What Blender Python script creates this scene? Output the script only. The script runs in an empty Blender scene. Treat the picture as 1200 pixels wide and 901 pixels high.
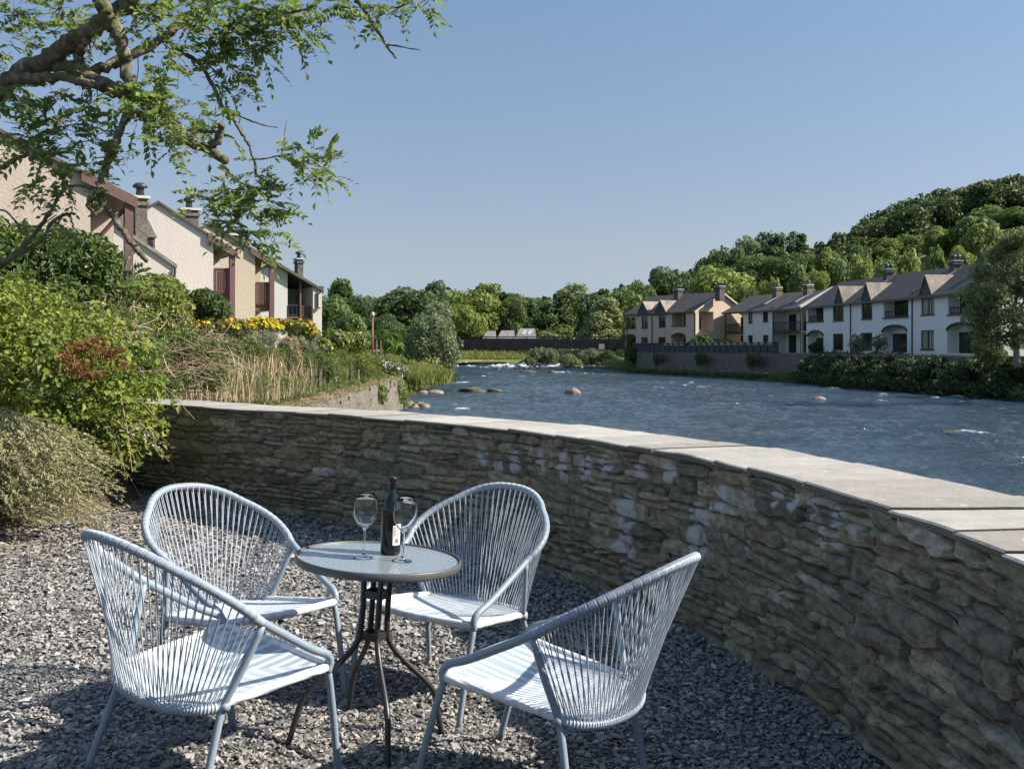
import bpy, math, random
import numpy as np
from mathutils import Vector, Matrix, Euler
PI = math.pi
rad = math.radians
rng = np.random.default_rng(11)
random.seed(5)
scn = bpy.context.scene
COL = scn.collection
C = lambda *a: np.array(a, float)

# ------------------------------------------------------------------ mesh helpers
class MB:
    """collects vertices, faces and one float per vertex; becomes ONE mesh object"""
    def __init__(s):
        s.v = []; s.f = []; s.a = []; s.a2 = []; s.n = 0; s.quads = []
    def add(s, v, f, a=0.5, a2=0.0):
        v = np.asarray(v, float).reshape(-1, 3)
        s.v.append(v)
        s.a.append(np.full(len(v), a) if np.isscalar(a) else np.asarray(a, float))
        s.a2.append(np.full(len(v), a2) if np.isscalar(a2) else np.asarray(a2, float))
        if isinstance(f, np.ndarray):
            s.f.append((f.shape[1], (f + s.n).astype(np.int32)))
        else:
            by = {}
            for q in f: by.setdefault(len(q), []).append(q)
            for k, q in by.items(): s.f.append((k, np.array(q, np.int32) + s.n))
        s.n += len(v)
        return s
    def box(s, c, d, rz=0.0, a=0.5, M=None):
        x, y, z = d[0] / 2, d[1] / 2, d[2] / 2
        v = np.array([(-x,-y,-z),(x,-y,-z),(x,y,-z),(-x,y,-z),(-x,-y,z),(x,-y,z),(x,y,z),(-x,y,z)])
        if M is not None: v = v @ np.asarray(M).T
        if rz:
            cs, sn = math.cos(rz), math.sin(rz)
            v = np.stack([v[:,0]*cs - v[:,1]*sn, v[:,0]*sn + v[:,1]*cs, v[:,2]], 1)
        return s.add(v + np.asarray(c, float), np.array([(0,3,2,1),(4,5,6,7),(0,1,5,4),(1,2,6,5),(2,3,7,6),(3,0,4,7)]), a)
    def span(s, x0, x1, y0, y1, z0, z1, a=0.5):
        return s.box(((x0+x1)/2,(y0+y1)/2,(z0+z1)/2),(abs(x1-x0),abs(y1-y0),abs(z1-z0)), a=a)
    def tube(s, pts, r, n=8, cap=True, a=0.5, a2=0.0):
        P = np.asarray(pts, float); m = len(P)
        r = np.full(m, r) if np.isscalar(r) else np.asarray(r, float)
        T = np.gradient(P, axis=0); T /= np.linalg.norm(T, axis=1)[:, None] + 1e-12
        up = C(0,0,1) if abs(T[0,2]) < .9 else C(1,0,0)
        u = np.cross(up, T[0]); u /= np.linalg.norm(u)
        V = []
        ang = np.arange(n) * 2 * PI / n
        for i in range(m):
            u = u - T[i] * (u @ T[i]); u /= np.linalg.norm(u) + 1e-12
            w = np.cross(T[i], u)
            V.append(P[i] + r[i] * (np.cos(ang)[:, None] * u + np.sin(ang)[:, None] * w))
        V = np.concatenate(V)
        i, j = np.meshgrid(np.arange(m - 1), np.arange(n), indexing='ij')
        i = i.ravel(); j = j.ravel(); k = (j + 1) % n
        F = np.stack([i*n+j, i*n+k, (i+1)*n+k, (i+1)*n+j], 1)
        fl = [tuple(q) for q in F]
        if cap: fl += [tuple(range(n))[::-1], tuple((m-1)*n + q for q in range(n))]
        av = a if np.isscalar(a) else np.repeat(a, n)
        return s.add(V, fl, av, a2)
    def lathe(s, prof, n=24, c=(0,0,0), a=0.5):
        prof = np.asarray(prof, float); m = len(prof)
        t = np.arange(n) * 2 * PI / n
        V = np.stack([prof[:,0][:,None]*np.cos(t), prof[:,0][:,None]*np.sin(t), np.repeat(prof[:,1][:,None], n, 1)], -1).reshape(-1,3) + np.asarray(c)
        F = []
        for i in range(m-1):
            for j in range(n):
                k = (j+1) % n
                F.append((i*n+j, i*n+k, (i+1)*n+k, (i+1)*n+j))
        if prof[0,0] > 1e-6: F.append(tuple(range(n))[::-1])
        if prof[-1,0] > 1e-6: F.append(tuple((m-1)*n+j for j in range(n)))
        return s.add(V, F, a)
    def prism(s, poly, y0, y1, a=0.5, axis='y'):
        """polygon in (x,z) extruded along y (or in (y,z) along x, or (x,y) along z)"""
        n = len(poly); p = np.asarray(poly, float)
        def lay(t):
            o = np.full(n, t)
            return {'y': np.stack([p[:,0], o, p[:,1]], 1), 'x': np.stack([o, p[:,0], p[:,1]], 1), 'z': np.stack([p[:,0], p[:,1], o], 1)}[axis]
        V = np.concatenate([lay(y0), lay(y1)])
        F = [tuple(range(n)), tuple(range(n, 2*n))[::-1]] + [(i, n+i, n+(i+1) % n, (i+1) % n) for i in range(n)]
        return s.add(V, F, a)
    def build(s, name, mat, parent=None, smooth=False, kind=None):
        me = bpy.data.meshes.new(name)
        V = np.concatenate(s.v); me.vertices.add(len(V)); me.vertices.foreach_set('co', V.astype(np.float32).ravel())
        nl = sum(f.size for _, f in s.f); nf = sum(len(f) for _, f in s.f)
        me.loops.add(nl); me.polygons.add(nf)
        me.loops.foreach_set('vertex_index', np.concatenate([f.ravel() for _, f in s.f]).astype(np.int32))
        tot = np.concatenate([np.full(len(f), k, np.int32) for k, f in s.f])
        st = np.concatenate([[0], np.cumsum(tot)[:-1]]).astype(np.int32)
        me.polygons.foreach_set('loop_start', st)
        me.update(calc_edges=True)
        me.polygons.foreach_set('use_smooth', np.full(nf, bool(smooth)))
        at = me.attributes.new('tint', 'FLOAT', 'POINT'); at.data.foreach_set('value', np.concatenate(s.a).astype(np.float32))
        a2 = np.concatenate(s.a2)
        if a2.any():
            at = me.attributes.new('mark', 'FLOAT', 'POINT'); at.data.foreach_set('value', a2.astype(np.float32))
        me.validate(); me.update()
        o = bpy.data.objects.new(name, me); COL.objects.link(o)
        if mat is not None: me.materials.append(mat)
        if parent is not None: o.parent = parent
        if kind: o['kind'] = kind
        return o

def tag(o, label=None, cat=None, group=None, kind=None):
    if label: o['label'] = label
    if cat: o['category'] = cat
    if group: o['group'] = group
    if kind: o['kind'] = kind
    return o
def thing(name, label, cat, loc=(0,0,0), rz=0.0, group=None):
    o = bpy.data.objects.new(name, None); COL.objects.link(o)
    o.location = loc; o.rotation_euler = (0,0,rz); o.empty_display_size = .1
    return tag(o, label, cat, group)
def copy_tree(o, parent=None):
    c = o.copy(); COL.objects.link(c); c.parent = parent
    for ch in list(o.children): copy_tree(ch, c)
    return c
def crom(pts, n=8):
    P = np.asarray(pts, float); P = np.concatenate([[2*P[0]-P[1]], P, [2*P[-1]-P[-2]]])
    out = []
    for i in range(1, len(P)-2):
        for t in np.arange(n) / n:
            a, b, c, d = P[i-1], P[i], P[i+1], P[i+2]
            out.append(.5*((2*b) + (c-a)*t + (2*a-5*b+4*c-d)*t*t + (3*b-a-3*c+d)*t**3))
    out.append(P[-2])
    return np.array(out)
def sm(t): t = np.clip(t, 0, 1); return t*t*(3-2*t)

# value noise in numpy
_tab = np.random.default_rng(3).random(4096)
def _h(i, j): return _tab[(i*374761 + j*668265 + (i*j) % 97 * 131) % 4096]
def vn(x, y):
    x = np.asarray(x, float); y = np.asarray(y, float)
    i = np.floor(x).astype(int); j = np.floor(y).astype(int); fx = x-i; fy = y-j
    fx = fx*fx*(3-2*fx); fy = fy*fy*(3-2*fy)
    return (_h(i,j)*(1-fx)+_h(i+1,j)*fx)*(1-fy) + (_h(i,j+1)*(1-fx)+_h(i+1,j+1)*fx)*fy - .5
def fbm(x, y, o=4):
    return sum(vn(x*2**k + 17*k, y*2**k + 5*k) / 2**k for k in range(o))

# ------------------------------------------------------------------ materials
def new_mat(name):
    m = bpy.data.materials.new(name); m.use_nodes = True
    nt = m.node_tree; b = nt.nodes['Principled BSDF']
    return m, nt, b
def N(nt, t, **kw):
    n = nt.nodes.new(t)
    for k, v in kw.items(): setattr(n, k, v)
    return n
def ramp(nt, fac, stops, interp='LINEAR'):
    r = N(nt, 'ShaderNodeValToRGB'); r.color_ramp.interpolation = interp
    e = r.color_ramp.elements
    while len(e) < len(stops): e.new(.5)
    for k, (p, c) in enumerate(stops):
        e[k].position = p; e[k].color = (*c, 1)
    nt.links.new(fac, r.inputs[0]); return r.outputs[0]
def noise(nt, scale, detail=4, rough=.6, vec=None, mapscale=None):
    n = N(nt, 'ShaderNodeTexNoise'); n.inputs['Scale'].default_value = scale
    n.inputs['Detail'].default_value = detail; n.inputs['Roughness'].default_value = rough
    if vec is None:
        tc = N(nt, 'ShaderNodeTexCoord'); vec = tc.outputs['Object']
    if mapscale:
        mp = N(nt, 'ShaderNodeMapping'); mp.inputs['Scale'].default_value = mapscale
        nt.links.new(vec, mp.inputs[0]); vec = mp.outputs[0]
    nt.links.new(vec, n.inputs['Vector']); return n.outputs['Fac']
def mixc(nt, fac, a, b, mode='MIX'):
    m = N(nt, 'ShaderNodeMix', data_type='RGBA', blend_type=mode)
    for s, v in ((0, fac), (6, a), (7, b)):
        if isinstance(v, (int, float)): m.inputs[s].default_value = v
        elif isinstance(v, tuple): m.inputs[s].default_value = (*v, 1)
        else: nt.links.new(v, m.inputs[s])
    return m.outputs[2]
def math_(nt, op, a, b=None):
    m = N(nt, 'ShaderNodeMath', operation=op)
    for s, v in ((0, a), (1, b)):
        if v is None: continue
        if isinstance(v, (int, float)): m.inputs[s].default_value = v
        else: nt.links.new(v, m.inputs[s])
    return m.outputs[0]
def bump(nt, h, strength, dist=.01):
    b = N(nt, 'ShaderNodeBump'); b.inputs['Strength'].default_value = strength; b.inputs['Distance'].default_value = dist
    nt.links.new(h, b.inputs['Height']); return b.outputs['Normal']
def attr(nt, name): return N(nt, 'ShaderNodeAttribute', attribute_name=name).outputs['Fac']

def simple(name, col, rough=.6, metal=0., var=.15, nscale=8, bmp=0, bscale=60, bdist=.005, spec=.5):
    m, nt, b = new_mat(name)
    n = noise(nt, nscale)
    lo = tuple(c*(1-var) for c in col); hi = tuple(min(1, c*(1+var)) for c in col)
    nt.links.new(ramp(nt, n, [(.3, lo), (.7, hi)]), b.inputs['Base Color'])
    b.inputs['Roughness'].default_value = rough; b.inputs['Metallic'].default_value = metal
    b.inputs['Specular IOR Level'].default_value = spec
    if bmp: nt.links.new(bump(nt, noise(nt, bscale, 3), bmp, bdist), b.inputs['Normal'])
    return m
def leafmat(name, stops, transl=.35, rough=.55, objvar=.0):
    m, nt, b = new_mat(name)
    col = ramp(nt, attr(nt, 'tint'), stops)
    if objvar:
        oi = N(nt, 'ShaderNodeObjectInfo')
        hs = N(nt, 'ShaderNodeHueSaturation')
        mr = N(nt, 'ShaderNodeMapRange'); mr.inputs[3].default_value = 1-objvar; mr.inputs[4].default_value = 1+objvar
        nt.links.new(oi.outputs['Random'], mr.inputs[0]); nt.links.new(mr.outputs[0], hs.inputs['Value'])
        nt.links.new(col, hs.inputs['Color']); col = hs.outputs[0]
    nt.links.new(col, b.inputs['Base Color'])
    b.inputs['Roughness'].default_value = rough; b.inputs['Specular IOR Level'].default_value = .3
    t = N(nt, 'ShaderNodeBsdfTranslucent'); nt.links.new(mixc(nt, .35, col, (.19,.30,.05), 'MIX'), t.inputs[0])
    mx = N(nt, 'ShaderNodeMixShader'); mx.inputs[0].default_value = transl
    nt.links.new(b.outputs[0], mx.inputs[1]); nt.links.new(t.outputs[0], mx.inputs[2])
    nt.links.new(mx.outputs[0], nt.nodes['Material Output'].inputs[0])
    return m
def tintmat(name, stops, rough=.8, bmp=0., bscale=50, bdist=.01, nz=.25, nscale=20, spec=.3):
    m, nt, b = new_mat(name)
    col = ramp(nt, attr(nt, 'tint'), stops)
    if nz: col = mixc(nt, nz, col, ramp(nt, noise(nt, nscale), [(.3,(.03,.03,.03)),(.7,(.9,.9,.9))]), 'OVERLAY')
    nt.links.new(col, b.inputs['Base Color']); b.inputs['Roughness'].default_value = rough
    b.inputs['Specular IOR Level'].default_value = spec
    if bmp: nt.links.new(bump(nt, noise(nt, bscale, 5), bmp, bdist), b.inputs['Normal'])
    return m

M = {}
M['chair'] = simple('chair paint', (.215,.265,.31), .42, var=.06)
M['cord'] = simple('chair cord', (.36,.405,.455), .5, var=.1, nscale=40)
M['tablemetal'] = simple('dark table metal', (.035,.034,.034), .38, metal=.3, var=.2)
M['bark'] = tintmat('bark', [(0,(.10,.085,.06)),(.5,(.22,.19,.15)),(1,(.36,.32,.27))], .9, .8, 30, .02, .35, 14)
M['ashbark'] = None
M['twig'] = simple('twig', (.20,.155,.11), .85, var=.3)
M['deadtwig'] = tintmat('dead twig', [(0,(.13,.095,.065)),(.5,(.26,.19,.125)),(1,(.42,.34,.24))], .9, nz=.15)
M['ash'] = leafmat('ash leaf', [(0,(.085,.135,.04)),(.5,(.20,.27,.08)),(1,(.38,.42,.15))], .5)
M['bramble'] = leafmat('bramble leaf', [(0,(.07,.11,.02)),(.5,(.175,.22,.036)),(1,(.36,.37,.075))], .35)
M['hedge'] = leafmat('hedge leaf', [(0,(.02,.045,.012)),(.55,(.06,.10,.02)),(1,(.17,.20,.04))], .3)
M['variegated'] = leafmat('variegated leaf', [(0,(.06,.10,.02)),(.5,(.16,.19,.035)),(1,(.33,.32,.09))], .3)
M['juniper'] = leafmat('grey green sprig', [(0,(.13,.14,.065)),(.5,(.31,.31,.15)),(1,(.50,.48,.27))], .2)
M['fern'] = leafmat('fern frond', [(0,(.04,.09,.012)),(.5,(.08,.16,.02)),(1,(.14,.24,.03))], .35)
M['rust'] = leafmat('withered leaf', [(0,(.13,.055,.025)),(.5,(.24,.10,.04)),(1,(.34,.18,.08))], .25)
M['herb'] = leafmat('herb leaf', [(0,(.05,.085,.02)),(.5,(.13,.17,.045)),(1,(.24,.26,.09))], .3)
M['lavender'] = leafmat('grey herb leaf', [(0,(.10,.11,.06)),(.5,(.19,.19,.11)),(1,(.29,.27,.19))], .2)
M['straw'] = leafmat('dry stalk', [(0,(.20,.14,.075)),(.5,(.36,.28,.16)),(1,(.52,.44,.28))], .2)
M['grassblade'] = leafmat('grass blade', [(0,(.07,.10,.02)),(.5,(.18,.20,.05)),(1,(.32,.30,.10))], .3)
M['daisy'] = leafmat('yellow petals', [(0,(.55,.26,.01)),(.5,(.70,.38,.015)),(1,(.75,.50,.03))], .25)
M['goldenrod'] = leafmat('golden plume', [(0,(.50,.38,.01)),(.5,(.66,.52,.02)),(1,(.72,.60,.05))], .25)
M['lilac'] = leafmat('pale lilac flower', [(0,(.38,.33,.46)),(.5,(.55,.50,.60)),(1,(.70,.68,.70))], .2)
far = {'dark': [(0,(0.030,0.059,0.028)),(.5,(0.073,0.112,0.043)),(1,(0.139,0.182,0.068))],
       'mid': [(0,(0.050,0.087,0.035)),(.5,(0.122,0.175,0.055)),(1,(0.216,0.264,0.085))],
       'bright': [(0,(0.088,0.125,0.038)),(.5,(0.208,0.251,0.065)),(1,(0.340,0.366,0.102))],
       'pale': [(0,(0.124,0.139,0.063)),(.5,(0.264,0.279,0.125)),(1,(0.413,0.407,0.193))],
       'grey': [(0,(0.075,0.100,0.057)),(.5,(0.171,0.202,0.109)),(1,(0.315,0.336,0.193))]}
for k, st in far.items(): M['far_'+k] = leafmat('crown '+k, [(st[0][0],tuple(c*1.55 for c in st[0][1])),st[1],st[2]], .38, .6, .14)
M['trunk'] = simple('far trunk', (.12,.10,.075), .9, var=.3)
M['stem'] = simple('plant stem', (.12,.11,.05), .8, var=.3)

def render_mat(name, col, dirt=.25):
    """roughcast render: coarse lumps and faint streaks"""
    m, nt, b = new_mat(name)
    tc = N(nt, 'ShaderNodeTexCoord')
    big = noise(nt, .5, 5, .65)
    st = noise(nt, 1.5, 3, .6, tc.outputs['Object'], (1,1,.12))
    c = mixc(nt, math_(nt, 'MULTIPLY', big, dirt), col, tuple(x*.55 for x in col))
    c = mixc(nt, math_(nt, 'MULTIPLY', ramp(nt, st, [(.5,(0,0,0)),(.8,(1,1,1))]), dirt*.7), c, tuple(x*.5 for x in col))
    nt.links.new(c, b.inputs['Base Color']); b.inputs['Roughness'].default_value = .95
    b.inputs['Specular IOR Level'].default_value = .1
    nt.links.new(bump(nt, noise(nt, 11, 5, .7), .55, .04), b.inputs['Normal'])
    return m
M['beige'] = render_mat('beige roughcast', (.46,.39,.33))
M['white'] = render_mat('white roughcast', (.53,.495,.45))
M['cream'] = render_mat('cream roughcast', (.50,.435,.335))
M['palewhite'] = render_mat('pale roughcast', (.50,.50,.45))
M['rwhite'] = render_mat('white painted render', (.75,.73,.70), .15)
M['rcream'] = render_mat('pinkish render', (.56,.45,.35), .2)
M['roff'] = render_mat('off white render', (.66,.65,.60), .2)
def slate_mat(name, col, row=.22):
    m, nt, b = new_mat(name)
    tc = N(nt, 'ShaderNodeTexCoord')
    br = N(nt, 'ShaderNodeTexBrick'); br.inputs['Scale'].default_value = 1
    br.inputs['Brick Width'].default_value = .32; br.inputs['Row Height'].default_value = row
    br.inputs['Mortar Size'].default_value = .012
    br.inputs['Color1'].default_value = (*[c*.6 for c in col],1); br.inputs['Color2'].default_value = (*[c*1.4 for c in col],1)
    br.inputs['Mortar'].default_value = (*[c*.4 for c in col],1)
    mp = N(nt, 'ShaderNodeMapping'); mp.inputs['Scale'].default_value = (1,1,1)
    nt.links.new(tc.outputs['Object'], mp.inputs[0]); nt.links.new(mp.outputs[0], br.inputs['Vector'])
    c = mixc(nt, .5, br.outputs['Color'], ramp(nt, noise(nt, .8, 5, .7), [(.32,tuple(x*.4 for x in col)),(.7,tuple(x*1.7 for x in col))]))
    nt.links.new(c, b.inputs['Base Color']); b.inputs['Roughness'].default_value = .75
    return m
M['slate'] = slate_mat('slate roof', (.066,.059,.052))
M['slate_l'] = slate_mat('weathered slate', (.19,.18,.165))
M['sunlit_dormer_slate'] = slate_mat('slate with painted sunlight', (.22,.18,.15))  # paler, warmer slate copy: sunlight on the dormer slopes put into the colour
M['redwood'] = simple('dark red timber', (.12,.064,.057), .55, var=.15)
M['brownwood'] = simple('dark brown timber', (.045,.032,.026), .6, var=.2)
M['darkframe'] = simple('dark frame', (.03,.026,.024), .5)
M['pane'] = simple('dark pane', (.012,.016,.016), .08, var=.3, nscale=2)
M['curtain'] = None
m, nt, b = new_mat('pane with curtain'); tc = N(nt,'ShaderNodeTexCoord')
nt.links.new(ramp(nt, noise(nt, 3, 2, .5, tc.outputs['Object'], (2.2,1,.02)), [(.42,(.02,.025,.022)),(.5,(.26,.29,.23)),(.62,(.34,.36,.29))]), b.inputs['Base Color']); b.inputs['Roughness'].default_value = .15
M['curtain'] = m
M['pipe'] = simple('dark pipe', (.035,.04,.045), .4)
M['lead'] = simple('lead flashing', (.38,.39,.40), .5)
M['concrete'] = simple('pale verge', (.52,.50,.46), .8)
M['soffit'] = simple('dark soffit board', (.10,.08,.065), .8)  # soffit boards in a plain dark brown

def stonework(name, cols, scale=2.0, squash=2.4):
    m, nt, b = new_mat(name)
    tc = N(nt, 'ShaderNodeTexCoord')
    w = N(nt, 'ShaderNodeMapping'); w.inputs['Scale'].default_value = (scale, scale, scale*squash)
    ds = N(nt, 'ShaderNodeTexNoise'); ds.inputs['Scale'].default_value = 1.2
    nt.links.new(tc.outputs['Object'], ds.inputs['Vector'])
    vm = N(nt, 'ShaderNodeVectorMath', operation='MULTIPLY_ADD'); nt.links.new(ds.outputs['Color'], vm.inputs[0]); vm.inputs[1].default_value = (.3,.3,.3)
    nt.links.new(tc.outputs['Object'], vm.inputs[2]); nt.links.new(vm.outputs[0], w.inputs[0])
    v1 = N(nt, 'ShaderNodeTexVoronoi', feature='F1'); v2 = N(nt, 'ShaderNodeTexVoronoi', feature='DISTANCE_TO_EDGE')
    nt.links.new(w.outputs[0], v1.inputs['Vector']); nt.links.new(w.outputs[0], v2.inputs['Vector'])
    sx = N(nt, 'ShaderNodeSeparateColor'); nt.links.new(v1.outputs['Color'], sx.inputs[0])
    c = ramp(nt, sx.outputs[0], cols)
    c = mixc(nt, .4, c, ramp(nt, noise(nt, 1.1, 5), [(.3,(.08,.08,.06)),(.7,(.5,.48,.42))]), 'OVERLAY')
    e = ramp(nt, v2.outputs['Distance'], [(.0,(0,0,0)),(.08,(1,1,1))])
    c = mixc(nt, e, tuple(x*.35 for x in cols[0][1]), c)
    nt.links.new(c, b.inputs['Base Color']); b.inputs['Roughness'].default_value = .9
    nt.links.new(bump(nt, e, .8, .05), b.inputs['Normal'])
    return m
M['gardenwall'] = stonework('grey garden wall stone', [(0,(.16,.14,.11)),(.5,(.25,.22,.18)),(1,(.36,.33,.28))], 2.2)
M['farwall'] = stonework('dark river wall stone', [(0,(.13,.115,.095)),(.5,(.23,.20,.17)),(1,(.33,.285,.24))], 1.6)
M['chimneystone'] = stonework('chimney stone', [(0,(.14,.125,.10)),(.5,(.22,.20,.165)),(1,(.32,.29,.24))], 3.0)
M['chimdark'] = stonework('dark chimney stone', [(0,(.09,.085,.08)),(.5,(.15,.14,.13)),(1,(.24,.22,.2))], 2.5)

# ------------------------------------------------------------------ camera (photo pixels 1200x901, horizon row 408, focal 1270 px)
F_, CX, HZ, EYE = 1270., 600., 408., 1.5
cam = bpy.data.cameras.new('camera'); camo = bpy.data.objects.new('camera', cam); COL.objects.link(camo)
cam.sensor_width = 36; cam.lens = 36*F_/1200; cam.shift_y = -(450.5-HZ)/1200
camo.location = (0,0,EYE); camo.rotation_euler = (rad(90),0,0)
cam.clip_start = .05; cam.clip_end = 6000
scn.camera = camo
def at(px, py, Y): return C((px-CX)*Y/F_, Y, EYE-(py-HZ)*Y/F_)
def zat(py, Y): return EYE-(py-HZ)*Y/F_

# ------------------------------------------------------------------ light
SUN = Vector((1., -.03, 0)).normalized()
EL = rad(36)
S = Vector((SUN.x*math.cos(EL), SUN.y*math.cos(EL), math.sin(EL)))
sl = bpy.data.lights.new('sun', 'SUN'); sl.energy = 4.3; sl.angle = rad(.53); sl.color = (1,.925,.82)
so = bpy.data.objects.new('sun', sl); COL.objects.link(so); so.rotation_euler = S.to_track_quat('Z','Y').to_euler(); so.location = (20,-5,30)
w = bpy.data.worlds.new('World'); scn.world = w; w.use_nodes = True
nt = w.node_tree; bg = nt.nodes['Background']
sky = N(nt, 'ShaderNodeTexSky', sky_type='NISHITA'); sky.sun_disc = False
sky.sun_elevation = EL; sky.sun_rotation = math.atan2(S.x, S.y)
sky.air_density = 1.1; sky.dust_density = .5; sky.ozone_density = 2.5; sky.altitude = 50
stc = N(nt,'ShaderNodeTexCoord'); ssp = N(nt,'ShaderNodeSeparateXYZ'); nt.links.new(stc.outputs['Generated'], ssp.inputs[0])
skt = mixc(nt, 1., sky.outputs[0], ramp(nt, ssp.outputs[2], [(0,(.375,.48,.78)),(.045,(.395,.425,.575)),(.085,(.48,.44,.49)),(.162,(.545,.49,.505)),(.30,(.61,.585,.575)),(.6,(1.12,1.04,.94))]), 'MULTIPLY'); nt.links.new(skt, bg.inputs[0]); bg.inputs[1].default_value = .10
scn.view_settings.view_transform = 'Standard'; scn.view_settings.look = 'None'
scn.view_settings.exposure = 1.2; scn.view_settings.gamma = 1
scn.cycles.max_bounces = 8; scn.cycles.transparent_max_bounces = 12
scn.cycles.use_denoising = True
scn.cycles.caustics_reflective = False; scn.cycles.caustics_refractive = False
try: scn.cycles.denoiser = 'OPENIMAGEDENOISE'
except Exception: pass
# ------------------------------------------------------------------ terrain
XL = np.array([(-60,2.3),(0,2.3),(3,2.15),(5,1.85),(7,1.2),(8.5,.2),(10,-1.3),(11,-3),(12,-4.6),(13,-5.8),(15,-6.3),(58,-6.0),(60,-6.6),(83,-6.3),(110,-6.8),(127,-7.2),(170,-8),(182,-8),(300,-8)])
XR = np.array([(-60,70),(20,45),(65,31),(86,27.5),(110,25.5),(140,15.6),(162,11.6),(178,10),(300,10)])
def xl(y): return np.interp(y, XL[:,0], XL[:,1])
def xr(y): return np.interp(y, XR[:,0], XR[:,1])
HU = np.array([.0,.079,.102,.173,.236,.276,.291,.346,.417,.472,.63,1.2])
H220 = np.array([1,1.5,3,7,12,13,14,18,23,27,35,45.])
H380 = np.array([1,2,4,8,12,14,24,42,49,51,55,70.])
def hill(x, y):
    u = x/np.maximum(y, 30)
    a = np.interp(u, HU, H220); b = np.interp(u, HU, H380)
    t1 = np.clip((y-150)/70, 0, 1); t2 = np.clip((y-220)/160, 0, 1)
    h = 1 + (a-1)*sm(t1); h = h + (b-a)*t2
    fall = np.clip((y-520)/700, 0, 1)
    return h*(1-fall) + 8*fall
def watz(y): return -1.7 + .75*sm((np.asarray(y, float)-132)/42)
def terr(x, y):
    x = np.asarray(x, float); y = np.asarray(y, float)
    L, R = xl(y), xr(y); eL = L-x; eR = x-R
    n = fbm(x*.15, y*.15)
    xb = -3.45 - .42*np.clip(9.7-y, 0, 5)
    zl_near = np.where(x > xb, -.45, np.clip(-.16 + .5*(xb-x), -.2, .75) + .10*np.maximum(-5.2-x, 0))
    zl_mid = -.2 + np.clip(eL-.4, 0, 6)*.2
    zl_far = watz(y)-.1 + sm((eL)/5)*1.7
    k1 = sm((y-11.5)/3.5); k2 = sm((y-58.5)/1.5)
    zl = zl_near*(1-k1) + zl_mid*k1; zl = zl*(1-k2) + zl_far*k2
    zl = np.minimum(zl, 1.2) + .15*n*(x < -7)
    zr_a = -1.6 + sm(eR/2.4)*.7 + sm((eR-3.0)/.9)*1.85
    zr_b = -1.5 + sm(eR/7)*2.2
    kr = sm((y-146)/12); zr = zr_a*(1-kr) + zr_b*kr
    hh = hill(x, y)
    zr = np.maximum(zr, np.where(eR > 6, hh-.06, -9))
    d = np.minimum(-eL, -eR)
    bed = watz(y)-.15 - np.clip(d, 0, 3)*.35
    z = np.where(eL > 0, zl, np.where(eR > 0, zr, bed))
    # meadow that closes the river above the bridge
    mead = -.45 + .12*n + .042*np.clip(y-186, 0, 60)*(x < 20)
    kc = sm((y-177)/3)
    z = z*(1-kc) + np.maximum(np.minimum(mead, 2), np.where(x > 8, hh, -9))*kc
    return z
def lines(*seg):
    out = []
    for a, b, s in seg: out.append(np.arange(a, b, s))
    return np.concatenate(out + [[seg[-1][1]]])
gx = lines((-900,-200,100),(-200,-40,16),(-40,-14,2),(-14,-8,.6),(-8,4,.4),(4,12,1),(12,40,.8),(40,120,4),(120,300,10),(300,1500,100))
gy = lines((-200,-20,30),(-20,0,2),(0,16,.4),(16,64,1.2),(64,200,2.0),(200,400,8),(400,700,30),(700,3500,200))
def grid(X, Y, Z):
    n, m = X.shape
    v = np.stack([X, Y, Z], -1).reshape(-1,3)
    i, j = np.meshgrid(np.arange(n-1), np.arange(m-1), indexing='ij'); i = i.ravel(); j = j.ravel()
    return v, np.stack([i*m+j, (i+1)*m+j, (i+1)*m+j+1, i*m+j+1], 1)
GX, GY = np.meshgrid(gx, gy, indexing='ij')
GZ = terr(GX, GY)
v, f = grid(GX, GY, GZ)
m, nt, b = new_mat('ground grass and soil')
tc = N(nt, 'ShaderNodeTexCoord')
g = ramp(nt, noise(nt, .35, 6, .7, tc.outputs['Object']), [(.3,(.07,.085,.02)),(.5,(.13,.15,.035)),(.72,(.24,.23,.07))])
soil = ramp(nt, noise(nt, 6, 5, .7, tc.outputs['Object']), [(.3,(.05,.04,.028)),(.7,(.15,.12,.08))])
sp = N(nt, 'ShaderNodeSeparateXYZ'); nt.links.new(tc.outputs['Object'], sp.inputs[0])
near = math_(nt, 'LESS_THAN', sp.outputs[1], 16.)
wet = math_(nt, 'LESS_THAN', sp.outputs[2], -1.0)
far_ = math_(nt, 'GREATER_THAN', sp.outputs[1], 232.)
g = mixc(nt, far_, g, (.035,.05,.016))
c = mixc(nt, near, g, soil); c = mixc(nt, wet, c, (.05,.048,.035))
nt.links.new(c, b.inputs['Base Color']); b.inputs['Roughness'].default_value = .95
nt.links.new(bump(nt, noise(nt, 9, 5, .7, tc.outputs['Object']), .7, .05), b.inputs['Normal'])
MB().add(v, f).build('ground', m, smooth=True, kind='structure')

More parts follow.
